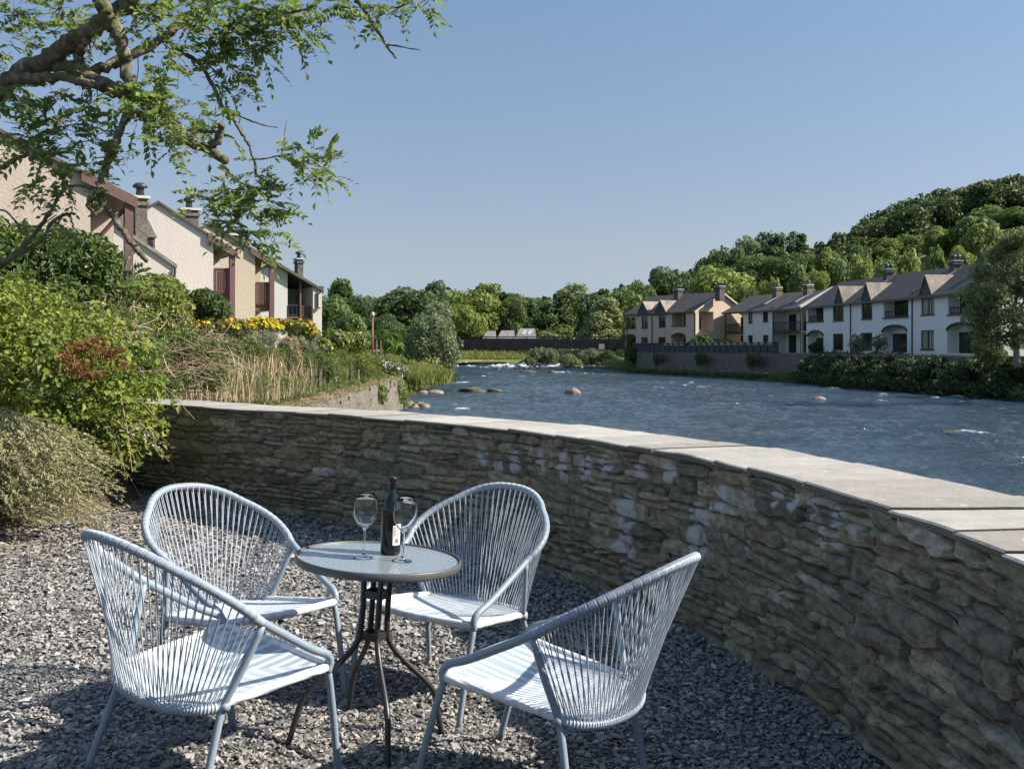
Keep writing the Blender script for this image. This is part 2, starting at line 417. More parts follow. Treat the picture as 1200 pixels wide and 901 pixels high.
# ------------------------------------------------------------------ river
wy = lines((-40,8,3),(8,60,.16),(60,110,.32),(110,182,.6))
NS = 230
ss = np.linspace(0, 1, NS)
WY, SS = np.meshgrid(wy, ss, indexing='ij')
WXL = xl(WY)-.8; WXR = np.minimum(xr(WY)+.8, 60)
WX = WXL + (WXR-WXL)*SS
flow = fbm(WX*.22+4, WY*.10, 3)
rif = sm((WY-146)/16)
amp = (.075 + .11*np.clip(flow+.12, 0, 1)) * (1+1.6*rif)
chop = fbm(WX*1.1, WY*.8+9, 4) + .6*np.abs(fbm(WX*.7+31, WY*.55, 3)) - .2
WZ = watz(WY) + amp*chop*1.5
foam = np.clip((chop-.28)*3.2,0,1)*np.clip(.6+2*flow,0,1)*.8 + np.clip((flow-.20)*2.2, 0, 1)*np.clip((chop-.05)*3, 0, 1)*.9 + 1.5*rif*np.clip((chop+.16)*2.4, 0, 1)*np.clip(.65+1.4*flow, 0, 1)
v, f = grid(WX, WY, WZ)
m, nt, b = new_mat('river water')
tc = N(nt, 'ShaderNodeTexCoord')
fo = attr(nt, 'mark')
fn = noise(nt, 6.5, 6, .8, tc.outputs['Object'], (1,.5,1))
fm = ramp(nt, math_(nt, 'MULTIPLY', fo, math_(nt, 'ADD', math_(nt,'MULTIPLY',fn,1.9), -.42)), [(.30,(0,0,0)),(.62,(1,1,1))])
deep = ramp(nt, noise(nt, .25, 3, .6, tc.outputs['Object']), [(.35,(.022,.043,.064)),(.65,(.042,.064,.078))])
nt.links.new(mixc(nt, fm, deep, (.62,.66,.68)), b.inputs['Base Color'])
mr = N(nt, 'ShaderNodeMapRange'); nt.links.new(fm, mr.inputs[0]); mr.inputs[3].default_value = .10; mr.inputs[4].default_value = .7
nt.links.new(mr.outputs[0], b.inputs['Roughness']); b.inputs['IOR'].default_value = 1.33
h1 = noise(nt, 2.2, 5, .65, tc.outputs['Object'], (1,.8,1)); h2 = noise(nt, .55, 4, .6, tc.outputs['Object'], (1,.7,1))
hh = math_(nt, 'ADD', h1, math_(nt, 'MULTIPLY', h2, 1.4))
hh = math_(nt, 'MULTIPLY', hh, ramp(nt, noise(nt, .11, 3, .6, tc.outputs['Object'], (1,.45,1)), [(.36,(.5,.5,.5)),(.60,(1.15,1.15,1.15))]))
nt.links.new(bump(nt, hh, 1., .34), b.inputs['Normal'])
MB().add(v, f, .5, foam.ravel()).build('river', m, smooth=True, kind='structure')

# ------------------------------------------------------------------ gravel terrace
SH = dict(FF=(.297,.299,0), SF=(.297,.193,.406), RR=(.312,-.301,0), RB=(.271,-.207,.343), AJ=(.331,-.122,.609), TOP=(0,-.499,.863))
POSE = [(-1.027,3.760,-.672,-.044,.068,.032), (-1.134,4.625,-2.241,-.011,-.031,.003), (-.303,4.808,2.561,-.011,-.043,-.028), (.072,3.740,1.076,.067,.025,-.006)]
def pose_M(p):
    x, y, h, rx, ry, dz = p
    return Matrix.Translation((x,y,dz)) @ Matrix.Rotation(h,4,'Z') @ Matrix.Rotation(ry,4,'Y') @ Matrix.Rotation(rx,4,'X')
TT = Matrix.Translation((-.56,4.18,0)) @ Matrix.Rotation(rad(3.8),4,'Y') @ Matrix.Rotation(rad(22),4,'Z')
fp = []
for p in POSE:
    for k in ('FF','RR'):
        for s_ in (-1,1): q = pose_M(p) @ Vector((SH[k][0]*s_, SH[k][1], 0)); fp.append((q.x,q.y,q.z+.004))
for k in range(4):
    q = TT @ Vector((.305*math.cos(k*PI/2), .305*math.sin(k*PI/2), 0)); fp.append((q.x,q.y,q.z+.004))
fp = np.array(fp)
SG = .26
KM = np.exp(-((fp[:,None,:2]-fp[None,:,:2])**2).sum(-1)/(2*SG*SG))
WT = np.linalg.solve(KM + .02*np.eye(len(fp)), fp[:,2])
def gz(x, y):
    x = np.asarray(x, float); y = np.asarray(y, float)
    d = (x[...,None]-fp[:,0])**2 + (y[...,None]-fp[:,1])**2
    return (np.exp(-d/(2*SG*SG))*WT).sum(-1) + .012*fbm(x*1.3, y*1.3, 3) - .012

# inner face of the curved wall (left to right), metres
WP = crom([(-6.2,12.6),(-5.2,12.1),(-3.86,11.39),(-2.73,10.4),(-1.63,9.52),(-.672,8.54),(0,7.74),(.53,6.75),(.926,5.88),(1.134,5.24),(1.29,4.55),(1.37,3.86),(1.42,3.2),(1.42,2.2),(1.38,.8),(1.3,-1.5)], 12)
sl_ = np.concatenate([[0], np.cumsum(np.linalg.norm(np.diff(WP, axis=0), axis=1))])
WLEN = sl_[-1]
def wpos(u): return np.stack([np.interp(u, sl_, WP[:,0]), np.interp(u, sl_, WP[:,1])], -1)
def wnor(u):
    t = wpos(np.asarray(u)+.12)-wpos(np.asarray(u)-.12); t /= np.linalg.norm(t, axis=-1)[...,None]
    return np.stack([t[...,1], -t[...,0]], -1)*1.0, t        # normal points towards the terrace, tangent
_n, _t = wnor(np.array([6.0]))
SGN = 1.0 if (_n[0] @ (C(-1,5)-wpos(np.array([6.0]))[0])) > 0 else -1.0
def wmap(u, d, z):
    """u along the wall, d out of its face towards the terrace, z height"""
    u, d, z = np.broadcast_arrays(np.asarray(u,float), np.asarray(d,float), np.asarray(z,float))
    p = wpos(u); n, _ = wnor(u)
    return np.stack([p[...,0]+SGN*n[...,0]*d, p[...,1]+SGN*n[...,1]*d, z], -1)

def xin(y): return np.interp(y, WP[::-1,1], WP[::-1,0])
ty = lines((-6,2,.5),(2,11,.055),(11,13,.3)); 
tsn = np.linspace(0,1,130)
TY, TS = np.meshgrid(ty, tsn, indexing='ij')
x1 = xin(TY)+.25; x0 = np.minimum(-5.6, x1-.4)
TX = x0+(x1-x0)*TS
v, f = grid(TX, TY, gz(TX, TY))
f = f[:, ::1]
m, nt, b = new_mat('slate gravel bed')
tc = N(nt, 'ShaderNodeTexCoord')
vo = N(nt, 'ShaderNodeTexVoronoi'); vo.inputs['Scale'].default_value = 55; nt.links.new(tc.outputs['Object'], vo.inputs['Vector'])
sc = N(nt, 'ShaderNodeSeparateColor'); nt.links.new(vo.outputs['Color'], sc.inputs[0])
c = ramp(nt, sc.outputs[0], [(0,(.05,.048,.046)),(.5,(.11,.105,.10)),(1,(.20,.185,.165))])
c = mixc(nt, ramp(nt, vo.outputs['Distance'], [(.2,(0,0,0)),(.6,(1,1,1))]), c, (.035,.032,.03))
nt.links.new(c, b.inputs['Base Color']); b.inputs['Roughness'].default_value = .9
nt.links.new(bump(nt, vo.outputs['Distance'], -1., .02), b.inputs['Normal'])
MB().add(v, f).build('gravel_terrace', m, smooth=True, kind='structure')

# loose slate chips: irregular flat pentagon prisms, one mesh of gravel
def chips():
    pts = []
    for (ya, yb, dens, s0) in ((3.3,5.2,3700,.0118),(5.2,7.5,1900,.0148),(7.5,11.2,900,.0185)):
        n = int((yb-ya)*8.3*dens)
        y = rng.uniform(ya, yb, n); x = rng.uniform(-5.4, 2.6, n)
        k = (x < xin(y)+.02) & (np.abs(x)/y < .70)
        if ya > 7: k &= x > -4.6
        pts.append(np.stack([x[k], y[k], s0*rng.lognormal(0,.32,k.sum())], 1))
    P = np.concatenate(pts); n = len(P)
    ns = 5
    th = (np.arange(ns)[None]*2*PI/ns + rng.uniform(-.35,.35,(n,ns)) + rng.uniform(0,6,(n,1)))
    r = rng.uniform(.6,1.15,(n,ns)); asp = rng.uniform(.42,.95,(n,1))
    lx = r*np.cos(th); ly = r*np.sin(th)*asp
    top = np.stack([lx*.92, ly*.92, np.full((n,ns), .17)+rng.uniform(-.08,.10,(n,ns))], -1)
    bot = np.stack([lx, ly, np.full((n,ns), -.16)+rng.uniform(-.1,.1,(n,ns))], -1)
    V = np.concatenate([top, bot], 1)
    ax = rng.normal(0,.36,(n,2)); az = rng.uniform(0,2*PI,n)
    cx, sx, cy, sy, cz, sz = np.cos(ax[:,0]),np.sin(ax[:,0]),np.cos(ax[:,1]),np.sin(ax[:,1]),np.cos(az),np.sin(az)
    R = np.zeros((n,3,3))
    R[:,0,0]=cy*cz; R[:,0,1]=sx*sy*cz-cx*sz; R[:,0,2]=cx*sy*cz+sx*sz
    R[:,1,0]=cy*sz; R[:,1,1]=sx*sy*sz+cx*cz; R[:,1,2]=cx*sy*sz-sx*cz
    R[:,2,0]=-sy; R[:,2,1]=sx*cy; R[:,2,2]=cx*cy
    V = np.einsum('nij,nkj->nki', R, V)*P[:,2][:,None,None]
    V[...,0] += P[:,0][:,None]; V[...,1] += P[:,1][:,None]
    V[...,2] += (gz(P[:,0],P[:,1]) + P[:,2]*rng.uniform(-.05,.55,n))[:,None]
    base = (np.arange(n)*10)[:,None]
    mb = MB()
    mb.add(V.reshape(-1,3), np.concatenate([base+np.array([[0,1,2,3,4]])],0), np.repeat(np.clip(rng.beta(3.4,3.6,n)+ (rng.random(n)<.014)*.5,0,1.0),10))
    side = np.concatenate([base+np.array([[i,5+i,5+(i+1)%5,(i+1)%5]]) for i in range(5)],0)
    mb.f.append((4, side.astype(np.int32)))
    return mb
m, nt, b = new_mat('slate chip')
col = ramp(nt, attr(nt,'tint'), [(0,(.06,.059,.058)),(.35,(.158,.153,.146)),(.55,(.252,.24,.222)),(.78,(.375,.352,.318)),(.86,(.34,.275,.20)),(1,(.55,.53,.49))])
nt.links.new(mixc(nt,.3,col,ramp(nt,noise(nt,90,3),[(.3,(.1,.1,.1)),(.7,(.85,.85,.85))]),'OVERLAY'), b.inputs['Base Color']); b.inputs['Roughness'].default_value=.75
tag(chips().build('gravel', m), 'loose grey slate chippings covering the terrace', 'gravel', kind='stuff')

# dry leaf litter and twigs at the foot of the shrubs
mb = MB()
for k in range(170):
    y = rng.uniform(7.2,10.6); x = -3.3 - .28*(9.5-y)*(y<9.5)*.6 + rng.normal(0,.38)
    if x > xin(y)-.1: continue
    a = rng.uniform(0,PI); L = rng.uniform(.03,.16); z = float(gz(x,y))+.025
    d = C(math.cos(a),math.sin(a),rng.uniform(-.1,.1))*L
    mb.tube([C(x,y,z)-d, C(x,y,z+.008), C(x,y,z)+d], rng.uniform(.002,.005), 4, a=rng.random())
tag(mb.build('twig_litter', M['deadtwig']), 'dry brown twigs littering the gravel by the shrubs', 'litter', kind='stuff')

# ------------------------------------------------------------------ the curved stone wall
WT_ = thing('curved_stone_wall', 'low curved slate rubble wall with pale flagstone top enclosing the gravel terrace', 'wall', (*wpos(np.array([9.]))[0], 0))
inv = -C(*WT_.location)
ZT = .90
def upx(px):          # u of the wall where its face crosses the photo column px
    uu = np.linspace(0, WLEN, 900); p = wpos(uu); x = CX+F_*p[:,0]/p[:,1]
    ok = p[:,1] > 2.3
    return float(np.interp(px, x[ok], uu[ok]))
def limeblob(px, py, rx, ry, s=1.):
    u = upx(px); Y = wpos(np.array([u]))[0][1]; k = Y/F_
    n, t = wnor(np.array([u])); fo = abs(t[0][0]*1 - t[0][1]*wpos(np.array([u]))[0][0]/Y) + .12
    return (u, zat(py, Y), rx*k/fo, ry*k, s)
LIME = [limeblob(*q) for q in [(568,532,8,14),(585,546,6,8),(606,540,7,16),(622,524,5,8),(637,541,7,18),(664,545,9,20),(690,548,9,12,1.2),(690,574,5,7),(712,547,8,13,1.1),(752,548,7,14),(786,553,8,14,1.2),
    (739,602,9,16,1.7),(735,638,12,16,1.4),(824,604,10,12,1.6),(822,634,10,22,1.5),(848,585,7,18,1.2),(853,618,4,14),(914,580,5,12,1.3),(934,584,5,14,1.3),(957,598,6,16,1.1),(985,608,10,14,1.1),(982,632,12,8),(966,625,6,20),(1010,622,10,14,.8),(1000,655,12,10,.6),(880,640,9,16,.7)]]
mb = MB()
def stone(u0, u1, z0, z1, nx, nz, prot, tilt=0., tone=.5):
    eu = min(.2,.010/(u1-u0)); ez = min(.25,.009/(z1-z0))
    us = np.concatenate([[0,eu],np.linspace(0,1,nx)[1:-1]*(1-4*eu)+2*eu,[1-eu,1]]); zs = np.concatenate([[0,ez],np.linspace(0,1,nz)[1:-1]*(1-4*ez)+2*ez,[1-ez,1]])
    U, Z = np.meshgrid(us, zs, indexing='ij')
    ed = np.minimum(np.minimum(U,1-U)*(u1-u0), np.minimum(Z,1-Z)*(z1-z0))
    sd = rng.uniform(0,100)
    d = prot*(1-np.exp(-ed/.0055)) + .020*fbm(U*(u1-u0)*14+sd, Z*(z1-z0)*24+sd, 3)*(ed>1e-5) + rng.normal(0,.006)*(U-.5) + rng.normal(0,.010)*(Z-.5)
    # irregular outline
    uu = u0+(u1-u0)*U + (.012*fbm(Z*2.3+sd, U*2+sd, 2))*(np.abs(U-.5)*2)
    zz = z0+(z1-z0)*Z + (.2*(z1-z0)*fbm(U*(u1-u0)*9+sd, Z*1.5+sd, 2)) + tilt*(U-.5)*(u1-u0)
    cut = .42*(z1-z0)*np.array(rng.random(4))**1.6; e = (np.abs(U-.5)*2)**3
    zz = zz - np.where(Z>.5, (cut[0]*(U<.5)+cut[1]*(U>=.5))*e, -(cut[2]*(U<.5)+cut[3]*(U>=.5))*e)
    lime = np.zeros_like(U)
    for (bu,bz,ru,rz_,s_) in LIME:
        q = ((uu-bu)/ru)**2 + ((zz-bz)/rz_)**2
        lime = np.maximum(lime, s_*np.exp(-q*.55))
    lime = lime*rng.uniform(.7,1.1)
    P = wmap(uu, d, zz)
    B = wmap(uu, np.full_like(d,-.07), zz)
    n, m_ = U.shape
    v, f = grid(P[...,0],P[...,1],P[...,2])
    mb.add(v+inv, f[:, ::-1] if SGN*WDIR > 0 else f, tone, lime.ravel())
    ring = [i*m_ for i in range(n)] + [(n-1)*m_+j for j in range(1,m_)] + [i*m_+m_-1 for i in range(n-2,-1,-1)] + [j for j in range(m_-2,0,-1)]
    bv = B.reshape(-1,3)[ring]; k = len(ring)
    mb.add(np.concatenate([v[ring], bv])+inv, np.array([(a_, k+a_, k+(a_+1)%k, (a_+1)%k) for a_ in range(k)]), tone*.9)
WDIR = 1
u_near = upx(1300)
z = -.10
while z < ZT-.006:
    h = float(rng.choice([.034,.045,.055,.07,.09,.115], p=[.16,.2,.2,.18,.16,.10]))
    if ZT-z-h < .03: h = ZT-z
    u = 0.2+rng.uniform(0,.2)
    while u < WLEN-2.0:
        L = h*rng.uniform(1.3,5.2)+.03
        Yd = float(wpos(np.array([u]))[0][1])
        big = Yd < 6.5
        hh = h
        tone = float(np.clip(rng.normal(.5,.2),0,1))
        wav = .050*float(vn(u*.9+3, z*2.0))+.030*float(vn(u*2.7, z*3+7))
        if h > .06 and rng.random() < .32:   # split into two thin ones
            k = rng.uniform(.4,.6)
            stone(u+.003,u+L-.003,z+wav+.002,z+wav+h*k-.002, 9 if big else 6, 4, rng.uniform(.008,.034), rng.normal(0,.05), tone)
            stone(u+.003,u+L-.003,z+wav+h*k+.002,z+wav+h-.002, 9 if big else 6, 4, rng.uniform(.008,.034), rng.normal(0,.05), float(np.clip(rng.normal(.45,.2),0,1)))
        else:
            stone(u+.003,u+L-.003,z+wav+.002,z+wav+h-.002, 10 if big else 6, 6 if big else 4, rng.uniform(.008,.042), rng.normal(0,.06), tone)
        u += L
    z += h
m, nt, b = new_mat('slate rubble')
tc = N(nt,'ShaderNodeTexCoord')
col = ramp(nt, attr(nt,'tint'), [(0,(.15,.135,.108)),(.3,(.235,.21,.158)),(.55,(.315,.27,.19)),(.8,(.41,.355,.265)),(1,(.43,.405,.36))])
n1 = noise(nt, 14, 6, .7, tc.outputs['Object'], (1,1,2.2)); n2 = noise(nt, 2.3, 4, .6, tc.outputs['Object'])
col = mixc(nt, .75, col, ramp(nt, n1, [(.28,(.05,.05,.045)),(.72,(.95,.93,.86))]), 'OVERLAY')
col = mixc(nt, math_(nt,'MULTIPLY',ramp(nt,n2,[(.5,(0,0,0)),(.7,(1,1,1))]),.3), col, (.12,.11,.065))   # moss film
lm = math_(nt,'MULTIPLY', attr(nt,'mark'), math_(nt,'ADD', noise(nt, 9, 5, .75, tc.outputs['Object'], (1,1,.6)), .32))
lmf = ramp(nt, lm, [(.34,(0,0,0)),(.58,(1,1,1))])
col = mixc(nt, math_(nt,'MULTIPLY',lmf,.85), col, (.58,.57,.55))
nt.links.new(col, b.inputs['Base Color']); b.inputs['Roughness'].default_value=.85; b.inputs['Specular IOR Level'].default_value=.3
nt.links.new(bump(nt, noise(nt, 38, 6, .7, tc.outputs['Object'], (1,1,2.5)), .9, .018), b.inputs['Normal'])
mb.build('masonry', m, WT_, smooth=False)
# core behind the stones and down to the river on the outside
mb = MB(); uu = np.linspace(0, WLEN, 160)
prof = [(-.007,-.3),(-.007,ZT),(-.56,ZT),(-.60,-3.2)]
G_ = np.stack([wmap(uu, np.full_like(uu,d), np.full_like(uu,zz)) for d,zz in prof], 1)
v, f = grid(G_[...,0],G_[...,1],G_[...,2]); mb.add(v+inv, f)
mb.build('wall_core', simple('wall mortar', (.20,.178,.135), .95, var=.6, nscale=20, bmp=.6, bscale=40, bdist=.02), WT_)
# coping flags
m, nt, b = new_mat('sandstone flag')
tc = N(nt,'ShaderNodeTexCoord')
col = ramp(nt, attr(nt,'tint'), [(0,(.25,.225,.20)),(.35,(.31,.29,.26)),(.7,(.35,.33,.295)),(1,(.40,.38,.34))])
col = mixc(nt,.35,col,ramp(nt,noise(nt,5,6,.7,tc.outputs['Object']),[(.3,(.25,.25,.24)),(.7,(.75,.74,.72))]),'OVERLAY')
col = mixc(nt, math_(nt,'MULTIPLY',ramp(nt,noise(nt,30,4,.7,tc.outputs['Object']),[(.58,(0,0,0)),(.70,(1,1,1))]),.45), col, (.20,.195,.17))
st_ = ramp(nt,noise(nt,1.6,6,.75,tc.outputs['Object']),[(.45,(0,0,0)),(.7,(1,1,1))])
col = mixc(nt, math_(nt,'MULTIPLY',st_,.45), col, (.25,.235,.19))
col = mixc(nt, math_(nt,'MULTIPLY',ramp(nt,noise(nt,13,2,.5,tc.outputs['Object']),[(.68,(0,0,0)),(.71,(1,1,1))]),.6), col, (.58,.57,.50))
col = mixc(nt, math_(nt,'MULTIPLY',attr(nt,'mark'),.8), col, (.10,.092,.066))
nt.links.new(col,b.inputs['Base Color']); b.inputs['Roughness'].default_value=.85
nt.links.new(bump(nt,noise(nt,22,6,.7,tc.outputs['Object']),.5,.012),b.inputs['Normal'])
u = .05; sk0 = 0.
while u < WLEN-.05:
    L = float(rng.uniform(.42,.80) if u < 8.5 else rng.choice([rng.uniform(.22,.36),rng.uniform(.38,.66)])); L = min(L, WLEN-u)
    mb = MB(); n = 7
    uu = np.linspace(u+.005, u+L-.005, n); ww = np.array([.028,.018,-.1,-.25,-.40,-.55,-.612,-.622])
    U, W = np.meshgrid(uu, ww, indexing='ij')
    j = rng.normal(0,.005); tl = rng.normal(0,.006); 
    W2 = W + np.where(W>0, rng.normal(0,.008)+.010*vn(U*6,U*0+u), 0) + np.where(W<-.6, rng.normal(0,.008), 0)
    sk1 = float(rng.normal(0,.045)); fq = (U-u)/L; US = U + (sk0*(1-fq)+sk1*fq)*(W+.3); sk0 = sk1
    top = ZT+.027 + j*.6 + tl*(U-u-L/2)/L - .006*((W>.02)|(W<-.62)) + .004*fbm(U*5, W*5, 2)
    A = wmap(US, W2, top); Bm = wmap(US, W2, np.full_like(U, ZT+.003))
    v, f = grid(A[...,0],A[...,1],A[...,2]); tn = float(rng.random()); mb.add(v+inv, f, tn)
    nn, mm = U.shape
    ring = [i*mm for i in range(nn)] + [(nn-1)*mm+q for q in range(1,mm)] + [i*mm+mm-1 for i in range(nn-2,-1,-1)] + [q for q in range(mm-2,0,-1)]
    k = len(ring); bv = Bm.reshape(-1,3)[ring]
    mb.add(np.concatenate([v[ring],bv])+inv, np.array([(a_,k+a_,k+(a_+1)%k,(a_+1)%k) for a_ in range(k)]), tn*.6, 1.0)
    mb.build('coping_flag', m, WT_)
    u += L

# ------------------------------------------------------------------ chairs
def chair_parts(root):
    R3 = lambda t: np.array(t, float)
    def hoop_pts(side, n=30):
        sgn = side
        pts = [(.297,.206,.385),(.299,.212,.418),(.303,.190,.450),(.312,.10,.490),(.331,-.122,.612)]
        s_aj = math.hypot(.193+.122,.612-.406); dirv = C(0,-.693,.457)/math.hypot(.693,.457)
        base = C(0,-.122,.612); Lr = math.hypot(.499-.122,.863-.612)
        for k in range(1, 13):
            t = k/12*PI/2
            # superellipse shoulder
            sx = abs(math.cos(t))**(2/2.35); sy = abs(math.sin(t))**(2/2.0)
            wdt = .331 + .030*math.sin(min(1,k/6)*PI)*(k<6)
            p = base + dirv*Lr*sy; pts.append((wdt*sx, p[1], p[2]))
        P = np.array(pts); P[:,0] *= sgn; return P
    right = hoop_pts(1); left = hoop_pts(-1)
    full = crom(np.concatenate([right, left[::-1][1:]]), 5)
    MB().tube(full, .0150, 10).build('back_frame', M['chair'], root, True)
    # legs
    for s_ in (1,-1):
        P = crom([(.26*s_,.196,.396),(.285*s_,.202,.395),(.297*s_,.212,.375),(.297*s_,.232,.30),(.297*s_,.262,.17),(.297*s_,.299,-.012)], 4)
        MB().tube(P, .0128, 10).build('leg', M['chair'], root, True)
    for s_ in (1,-1):
        P = crom([(.331*s_,-.122,.604),(.305*s_,-.160,.48),(.276*s_,-.201,.362),(.272*s_,-.209,.335),(.280*s_,-.228,.27),(.296*s_,-.265,.13),(.312*s_,-.301,-.012)], 4)
        mb = MB().tube(P, .0128, 10)
        mb.tube([(.245*s_,-.203,.347),(.292*s_,-.205,.347)], .014, 10)
        mb.build('leg', M['chair'], root, True)
    # rear rail
    th = np.linspace(0, PI, 25)
    rail = np.stack([.262*np.cos(th), -.207-.125*np.sin(th)**.9, .345-.016*np.sin(th)], 1)
    MB().tube(rail, .0155, 10).build('rear_rail', M['cord'], root, True)
    # cords
    seg = full
    d = np.concatenate([[0], np.cumsum(np.linalg.norm(np.diff(seg, axis=0), axis=1))])
    iaj = np.argmin(np.linalg.norm(seg - C(.331,-.122,.612), axis=1)); jaj = np.argmin(np.linalg.norm(seg - C(-.331,-.122,.612), axis=1))
    Nc = 42
    ups = np.linspace(d[iaj]+.02, d[jaj]-.02, Nc)
    up = np.stack([np.interp(ups, d, seg[:,k]) for k in range(3)], 1)
    tang = np.stack([np.interp(ups+.01, d, seg[:,k]) - np.interp(ups-.01, d, seg[:,k]) for k in range(3)], 1); tang /= np.linalg.norm(tang,axis=1)[:,None]
    rd = np.concatenate([[0], np.cumsum(np.linalg.norm(np.diff(rail, axis=0), axis=1))])
    def lowp(t): return np.array([np.interp(t*rd[-1], rd, rail[:,k]) for k in range(3)])
    mb = MB(); r_ = random.Random(4)
    for k in range(Nc):
        t0 = .025 + .95*k/(Nc-1)
        for q in (-1,1):
            a = up[k] + tang[k]*.0045*q
            t = t0 + q*.25*.95/(Nc-1) + r_.uniform(-.002,.002)
            lo = lowp(min(max(t,0),1))
            dirn = (a-lo); dirn /= np.linalg.norm(dirn)
            out = C(0,-1,.3); out -= dirn*(out@dirn); out /= np.linalg.norm(out)
            off = .013 if q > 0 else -.013
            mb.tube([a+out*off, (a+lo)/2 + out*(.2*off) + C(*(r_.uniform(-.002,.002) for _ in range(3))), lo+out*off*.8], .0021, 5, cap=False, a=r_.random())
        # the loops round the hoop
        x1 = C(0,-.55,.83); x1 = x1 - tang[k]*(x1@tang[k]); x1 /= np.linalg.norm(x1); x2 = np.cross(tang[k], x1)
        for q in (-.004,.0,.004,.010,-.010):
            tt = np.linspace(0, 2*PI, 13)
            mb.tube(up[k] + tang[k]*q +   .0148*(np.cos(tt)[:,None]*x1 + np.sin(tt)[:,None]*x2), .0016, 4, cap=False)
    for t in np.linspace(0.02,.98,64):
        c_ = lowp(t); g_ = lowp(min(1,t+.01))-lowp(max(0,t-.01)); g_ /= np.linalg.norm(g_)
        x1 = C(0,0,1.); x2 = np.cross(g_, x1); tt = np.linspace(0,2*PI,11)
        mb.tube(c_ + .0165*(np.cos(tt)[:,None]*x1+np.sin(tt)[:,None]*x2), .0025, 4, cap=False)
    mb.build('backrest_cords', M['cord'], root, True)
    # seat
    vs = np.linspace(0,1,30); us = np.linspace(-1,1,25)
    V_, U_ = np.meshgrid(vs, us, indexing='ij')
    yy = .222 - V_*(.222+.322)
    wd = np.where(yy > -.207, .290 - (.222-yy)/(.429)*.028, .262*np.sqrt(np.clip(1-((-.207-yy)/.118)**2, 0.01, 1)))
    X_ = U_*wd
    Y_ = yy + .022*(1-U_**2)*np.clip(1-V_*4,0,1)
    Z_ = .404 - (.222-yy)*.115 - .018*(1-U_**2)*np.sin(np.clip(V_,0,1)*PI)**.7
    v, f = grid(X_, Y_, Z_)
    mb = MB(); mb.add(v, f[:, ::-1]); v2 = v.copy(); v2[:,2] -= .011; mb.add(v2, f)
    P = [(-.262,-.215,.352),(-.276,-.10,.366),(-.286,.08,.387),(-.291,.205,.402)]
    fr = [(-.20,.229,.403),(0,.243,.401),(.20,.229,.403)]
    ed = crom(P+fr+[(-a,b_,c_) for a,b_,c_ in P[::-1]], 8)
    st_ = mb.build('seat', M['seat'], root, True)
    MB().tube(ed, .0165, 8).build('seat_edging', M['edging'], st_, True)
# woven seat stripes: front wedge runs front to back, the rest side to side
m, nt, b = new_mat('woven seat')
tc = N(nt,'ShaderNodeTexCoord'); sp = N(nt,'ShaderNodeSeparateXYZ'); nt.links.new(tc.outputs['Object'], sp.inputs[0])
ax = math_(nt,'ABSOLUTE',sp.outputs[0]); yy = math_(nt,'ADD',sp.outputs[1],.03)
ffront = math_(nt,'GREATER_THAN', yy, math_(nt,'MULTIPLY',ax,.92))
mx_ = N(nt,'ShaderNodeMix', data_type='FLOAT'); nt.links.new(ffront,mx_.inputs[0]); nt.links.new(yy,mx_.inputs[2]); nt.links.new(math_(nt,'MULTIPLY',ax,.92),mx_.inputs[3])
ph = mx_.outputs[0]
sn = math_(nt,'SINE', math_(nt,'MULTIPLY', ph, 2*PI/.046))
fine = math_(nt,'SINE', math_(nt,'MULTIPLY', ph, 2*PI/.0058))
other = N(nt,'ShaderNodeMix', data_type='FLOAT'); nt.links.new(ffront,other.inputs[0]); nt.links.new(sp.outputs[0],other.inputs[2]); nt.links.new(sp.outputs[1],other.inputs[3])
fine2 = math_(nt,'SINE', math_(nt,'MULTIPLY', other.outputs[0], 2*PI/.011))
sf_ = math_(nt,'ADD', math_(nt,'MULTIPLY',sn,.5), .5)
st = mixc(nt, ffront, ramp(nt, sf_, [(.42,(.64,.64,.63)),(.50,(.47,.55,.61))]), ramp(nt, sf_, [(.42,(.64,.64,.63)),(.50,(.31,.405,.465))]))
nt.links.new(st, b.inputs['Base Color']); b.inputs['Roughness'].default_value=.5
nt.links.new(bump(nt, math_(nt,'ADD', fine, math_(nt,'MULTIPLY',fine2,.6)), .5, .003), b.inputs['Normal'])
M['seat'] = m
m, nt, b = new_mat('wrapped edging'); tc = N(nt,'ShaderNodeTexCoord')
nt.links.new(ramp(nt, noise(nt, 26, 3, .7, tc.outputs['Object']), [(.50,(.64,.64,.63)),(.66,(.36,.45,.52))]), b.inputs['Base Color']); b.inputs['Roughness'].default_value=.5
wv = N(nt,'ShaderNodeTexWave'); wv.inputs['Scale'].default_value=30; nt.links.new(tc.outputs['Object'],wv.inputs['Vector']); nt.links.new(bump(nt,wv.outputs['Fac'],.5,.003),b.inputs['Normal'])
M['edging'] = m
LAB = ['blue grey corded chair nearest the camera on the left, seen from behind',
       'blue grey corded chair behind the nearest left one, facing the table from the far left',
       'blue grey corded chair behind the table with its back to the stone wall',
       'blue grey corded chair on the right, turned sideways, facing the table and the left edge']
ch0 = thing('bistro_chair', LAB[0], 'chair', group='corded chairs around the bistro table')
chair_parts(ch0)
for k in range(4):
    c_ = ch0 if k == 0 else copy_tree(ch0)
    c_['label'] = LAB[k]
    mw = pose_M(POSE[k]); c_.location = mw.to_translation(); c_.rotation_euler = mw.to_euler()

